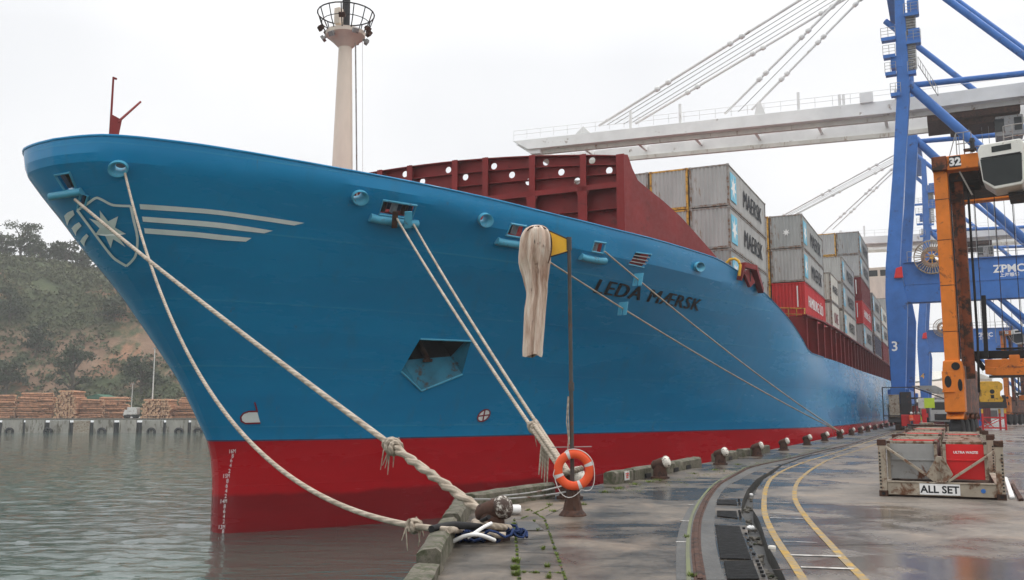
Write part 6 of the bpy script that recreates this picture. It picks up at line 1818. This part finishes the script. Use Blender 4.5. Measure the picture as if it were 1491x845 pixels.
b.prism([(-1.0, 0, .7), (1.0, 0, .7), (1.12, 0, 1.0), (.85, 0, 1.35), (.85, 0, 1.75), (1.12, 0, 2.0), (1.12, 0, 2.5), (.8, 0, hh), (-.8, 0, hh), (-1.12, 0, hh - .2), (-1.15, 0, 2.3), (-.9, 0, 1.8), (-.9, 0, 1.3), (-1.15, 0, 1.05)], (0, .9, 0)); bd = b.build('block_body', M['yellow'], yb, bevel=.05)
b = MB(); b.cyl((.1, -.03, 1.75), (.1, .03, 1.75), .22, n=16); b.box((.1, -.02, 1.25), (.3, .04, .35)); b.build('opening', M['black'], bd)
b = MB(); b.box((0, .45, .42), (2.7, 1.1, .6)); b.box((-1.2, .4, 1.0), (.2, .7, .8)); b.box((1.25, .4, .95), (.2, .7, .9)); b.build('base_frame', M['dark'], yb, bevel=.03)
# ------------------------------------------------------------------ dock workers near the crane
def person(at, rz, label, jacket, pose):
    me = bpy.data.meshes.new('person')
    J = {'pel': (0, 0, .93), 'ch': (0, 0, 1.22), 'nk': (0, 0, 1.46), 'hd': (0, -.02, 1.60), 'ht': (0, -.02, 1.72)}
    vs = [(0, 0, .93), (0, .01, 1.15), (0, .01, 1.36), (0, 0, 1.47), (0, -.02, 1.58), (0, -.02, 1.70)]; rs = [.15, .145, .165, .06, .095, .08]
    ed = [(0, 1), (1, 2), (2, 3), (3, 4), (4, 5)]
    for s in (-1, 1):
        st = pose * s
        k = len(vs); vs += [(s * .10, 0, .86), (s * .11, -.02 + st * .10, .48), (s * .11, .02 + st * .2, .09), (s * .12, -.12 + st * .2, .05)]; rs += [.095, .065, .05, .045]
        ed += [(0, k), (k, k + 1), (k + 1, k + 2), (k + 2, k + 3)]
        k = len(vs); vs += [(s * .20, .01, 1.39), (s * .25, .03, 1.12), (s * .24, -.10 - .06 * s * pose, .90), (s * .235, -.14 - .06 * s * pose, .82)]; rs += [.065, .05, .04, .035]
        ed += [(2, k), (k, k + 1), (k + 1, k + 2), (k + 2, k + 3)]
    me.from_pydata(vs, ed, [])
    o = bpy.data.objects.new('person', me); COL.objects.link(o)
    sm = o.modifiers.new('Skin', 'SKIN'); o.modifiers.new('Sub', 'SUBSURF').levels = 2
    if not me.skin_vertices: 
        bm_ = bmesh.new(); bm_.from_mesh(me); bm_.verts.layers.skin.verify(); bm_.to_mesh(me); bm_.free()
    for v, r in zip(me.skin_vertices[0].data, rs): v.radius = (r, r)
    me.skin_vertices[0].data[0].use_root = True
    bpy.context.view_layer.update(); dg = bpy.context.evaluated_depsgraph_get(); dg.update()
    m2 = bpy.data.meshes.new_from_object(o.evaluated_get(dg)); o.modifiers.clear(); o.data = m2
    m2.materials.clear()
    for m in (M['navy'], M[jacket], M['skin'], M['black']): m2.materials.append(m)
    for p in m2.polygons:
        c = p.center
        p.material_index = 3 if c.z < .12 else (2 if (c.z > 1.47 or (abs(c.x) > .17 and c.z < .86)) else (1 if c.z > .92 else 0)); p.use_smooth = True
    o.location = at; o.rotation_euler = (0, 0, rz); tag(o, label, 'person', 'dock workers by the crane foot')
    b = MB(); b.lathe([(.125, 1.62), (.12, 1.70), (.08, 1.77), (.02, 1.79)], (0, -.02, 0), 14); b.box((0, -.13, 1.63), (.16, .1, .02)); b.build('helmet', M['hullwhite'], o, smooth=50)
    b = MB(); b.lathe([(.185, 1.08), (.18, 1.11)], (0, .01, 0), 14, sc=(1, .9)); b.build('reflective_band', M['reflect'], o)
    return o
for px, Y, rz_, lab, j, ps in ((1327, 90, .4, 'worker in orange jacket and white helmet closest to the crane leg', 'lifering', .5), (1332.5, 94, 2.2, 'worker in orange jacket standing between two others', 'lifering', .2), (1337.5, 92, -.6, 'worker in yellow hi-vis jacket beside the notice board', 'hivis', .8), (1345.5, 108, 1.0, 'worker in yellow hi-vis jacket walking farther down the quay', 'hivis', 1.)):
    p = D(px, 610, Y); person((p.x, Y, 0), rz_, lab, j, ps)
# ------------------------------------------------------------------ far port background
def shed(px0, px1, ytop, Y, dep, label, mw, mr, roofh):
    a, c = D(px0, ytop, Y), D(px1, ytop, Y); h = a.z - roofh; w = c.x - a.x
    t = thing('warehouse', label, 'warehouse', (a.x, Y, 0), -.1, 'far port sheds')
    b = MB(); b.box((w / 2, dep / 2, h / 2), (w, dep, h)); b.build('wall', M[mw], t)
    b = MB(); b.prism([(-.5, -.5, h), (w + .5, -.5, h), (w * .5, -.5, h + roofh)], (0, dep + 1, 0)); b.build('roof', M[mr], t)
    b = MB()
    for k in range(5): b.box((w * (k + .5) / 5, -.03, h * .35), (w * .1, .08, h * .7))
    b.build('door', M['dark'], t)
shed(1352, 1420, 553, 210, 30, 'pale roofed far shed seen between the crane legs', 'cont_maroon', 'mast_white', 5.)
shed(1366, 1440, 536, 330, 40, 'tall cream shed on the horizon behind the crane', 'mast_white', 'cont_pale', 4.)
shed(1430, 1560, 577, 260, 30, 'long low grey shed on the horizon at the edge', 'cont_grey2', 'grey_steel', 3.)
def yardbox(px, Y, z, L, c, label, rz_=0.):
    p = D(px, 600, Y); root = thing('shipping_container', label, 'container', (p.x, Y, z), rz_, 'containers in the far yard')
    a, f, g = cont_meshes(L, 2.59, False); linked('panels', a, root, variant=c); linked('frame', f, root, variant=c)
RB = math.radians(64.6)
for k, (px, Y, z, c, lab) in enumerate(((1414.5, 118, 0, 'crane_blue', 'blue yard container, bottom of the far stack beside the carrier'), (1414.5, 118, 2.6, 'crane_blue', 'blue yard container, top of the far stack beside the carrier'), (1366, 122, 0, 'cont_maroon', 'maroon yard container behind the workers'), (1430, 150, 0, 'cont_maroon', 'maroon yard container behind the trestle, on the ground'), (1430, 150, 2.6, 'cont_grey', 'grey yard container stacked on the maroon one'), (1475, 170, 0, 'cont_red', 'red yard container behind the distant carrier'))):
    yardbox(px, Y, z, 6.06, c, lab, RB)
tk_ = thing('terminal_truck', 'white terminal truck facing us far down the quay', 'truck', (D(1371, 600, 104).x, 104, 0), -.35)
b = MB(); b.prism([(-1.2, 0, .7), (1.2, 0, .7), (1.2, 0, 2.0), (1.05, 0, 3.1), (-1.05, 0, 3.1), (-1.2, 0, 2.0)], (0, 1.9, 0)); tcab = b.build('cab', M['white'], tk_, bevel=.08)
b = MB(); b.prism([(-1.02, -.012, 2.0), (1.02, -.012, 2.0), (.92, -.012, 2.85), (-.92, -.012, 2.85)], (0, .006, 0)); b.build('windscreen', M['glass'], tcab)
b = MB(); b.box((0, -.03, 1.2), (1.5, .06, .7)); b.build('grille', M['dark'], tcab)
for x in (-.9, .9): b = MB(); b.cyl((x, -.04, .95), (x, .0, .95), .14, n=12); b.build('headlight', M['reflect'], tcab)
b = MB(); b.box((0, 4.2, .95), (2.3, 7.5, .35)); b.build('chassis', M['dark'], tk_)
for x in (-1.0, 1.0):
    for y in (.9, 5.5, 6.8): b = MB(); b.cyl((x - .18, y, .5), (x + .18, y, .5), .5, n=16); b.build('wheel', M['black'], tk_, smooth=40)
gb = thing('gear_bin', 'low grey gear bin on the roadway beyond the racks', 'bin', (D(1352, 600, 62).x, 62, 0), -.3)
b = MB(); b.box((0, 0, .45), (2.2, 4.5, .8)); b.box((-.3, -1.2, .95), (.8, .9, .25)); b.build('bin_body', M['rustpale'], gb, bevel=.03)
b = MB(); b.box((0, 0, .9), (2.26, 4.56, .1)); b.box((.7, -2.3, .55), (.1, .1, 1.1)); b.build('rim', M['rust'], gb)
# ------------------------------------------------------------------ harbour mist
hz = MB(); hz.box((0, 400, 28), (4400, 2600, 76))
ho = hz.build('haze', bpy.data.materials.new('harbour_mist'))
ho['kind'] = 'stuff'
hm_ = ho.data.materials[0]; hm_.use_nodes = True; t = hm_.node_tree; t.nodes.clear()
o_ = t.nodes.new('ShaderNodeOutputMaterial'); pv = t.nodes.new('ShaderNodeVolumePrincipled')
pv.inputs['Color'].default_value = (.98, .98, .985, 1); pv.inputs['Density'].default_value = HAZE; pv.inputs['Anisotropy'].default_value = 0.0
t.links.new(pv.outputs['Volume'], o_.inputs['Volume'])
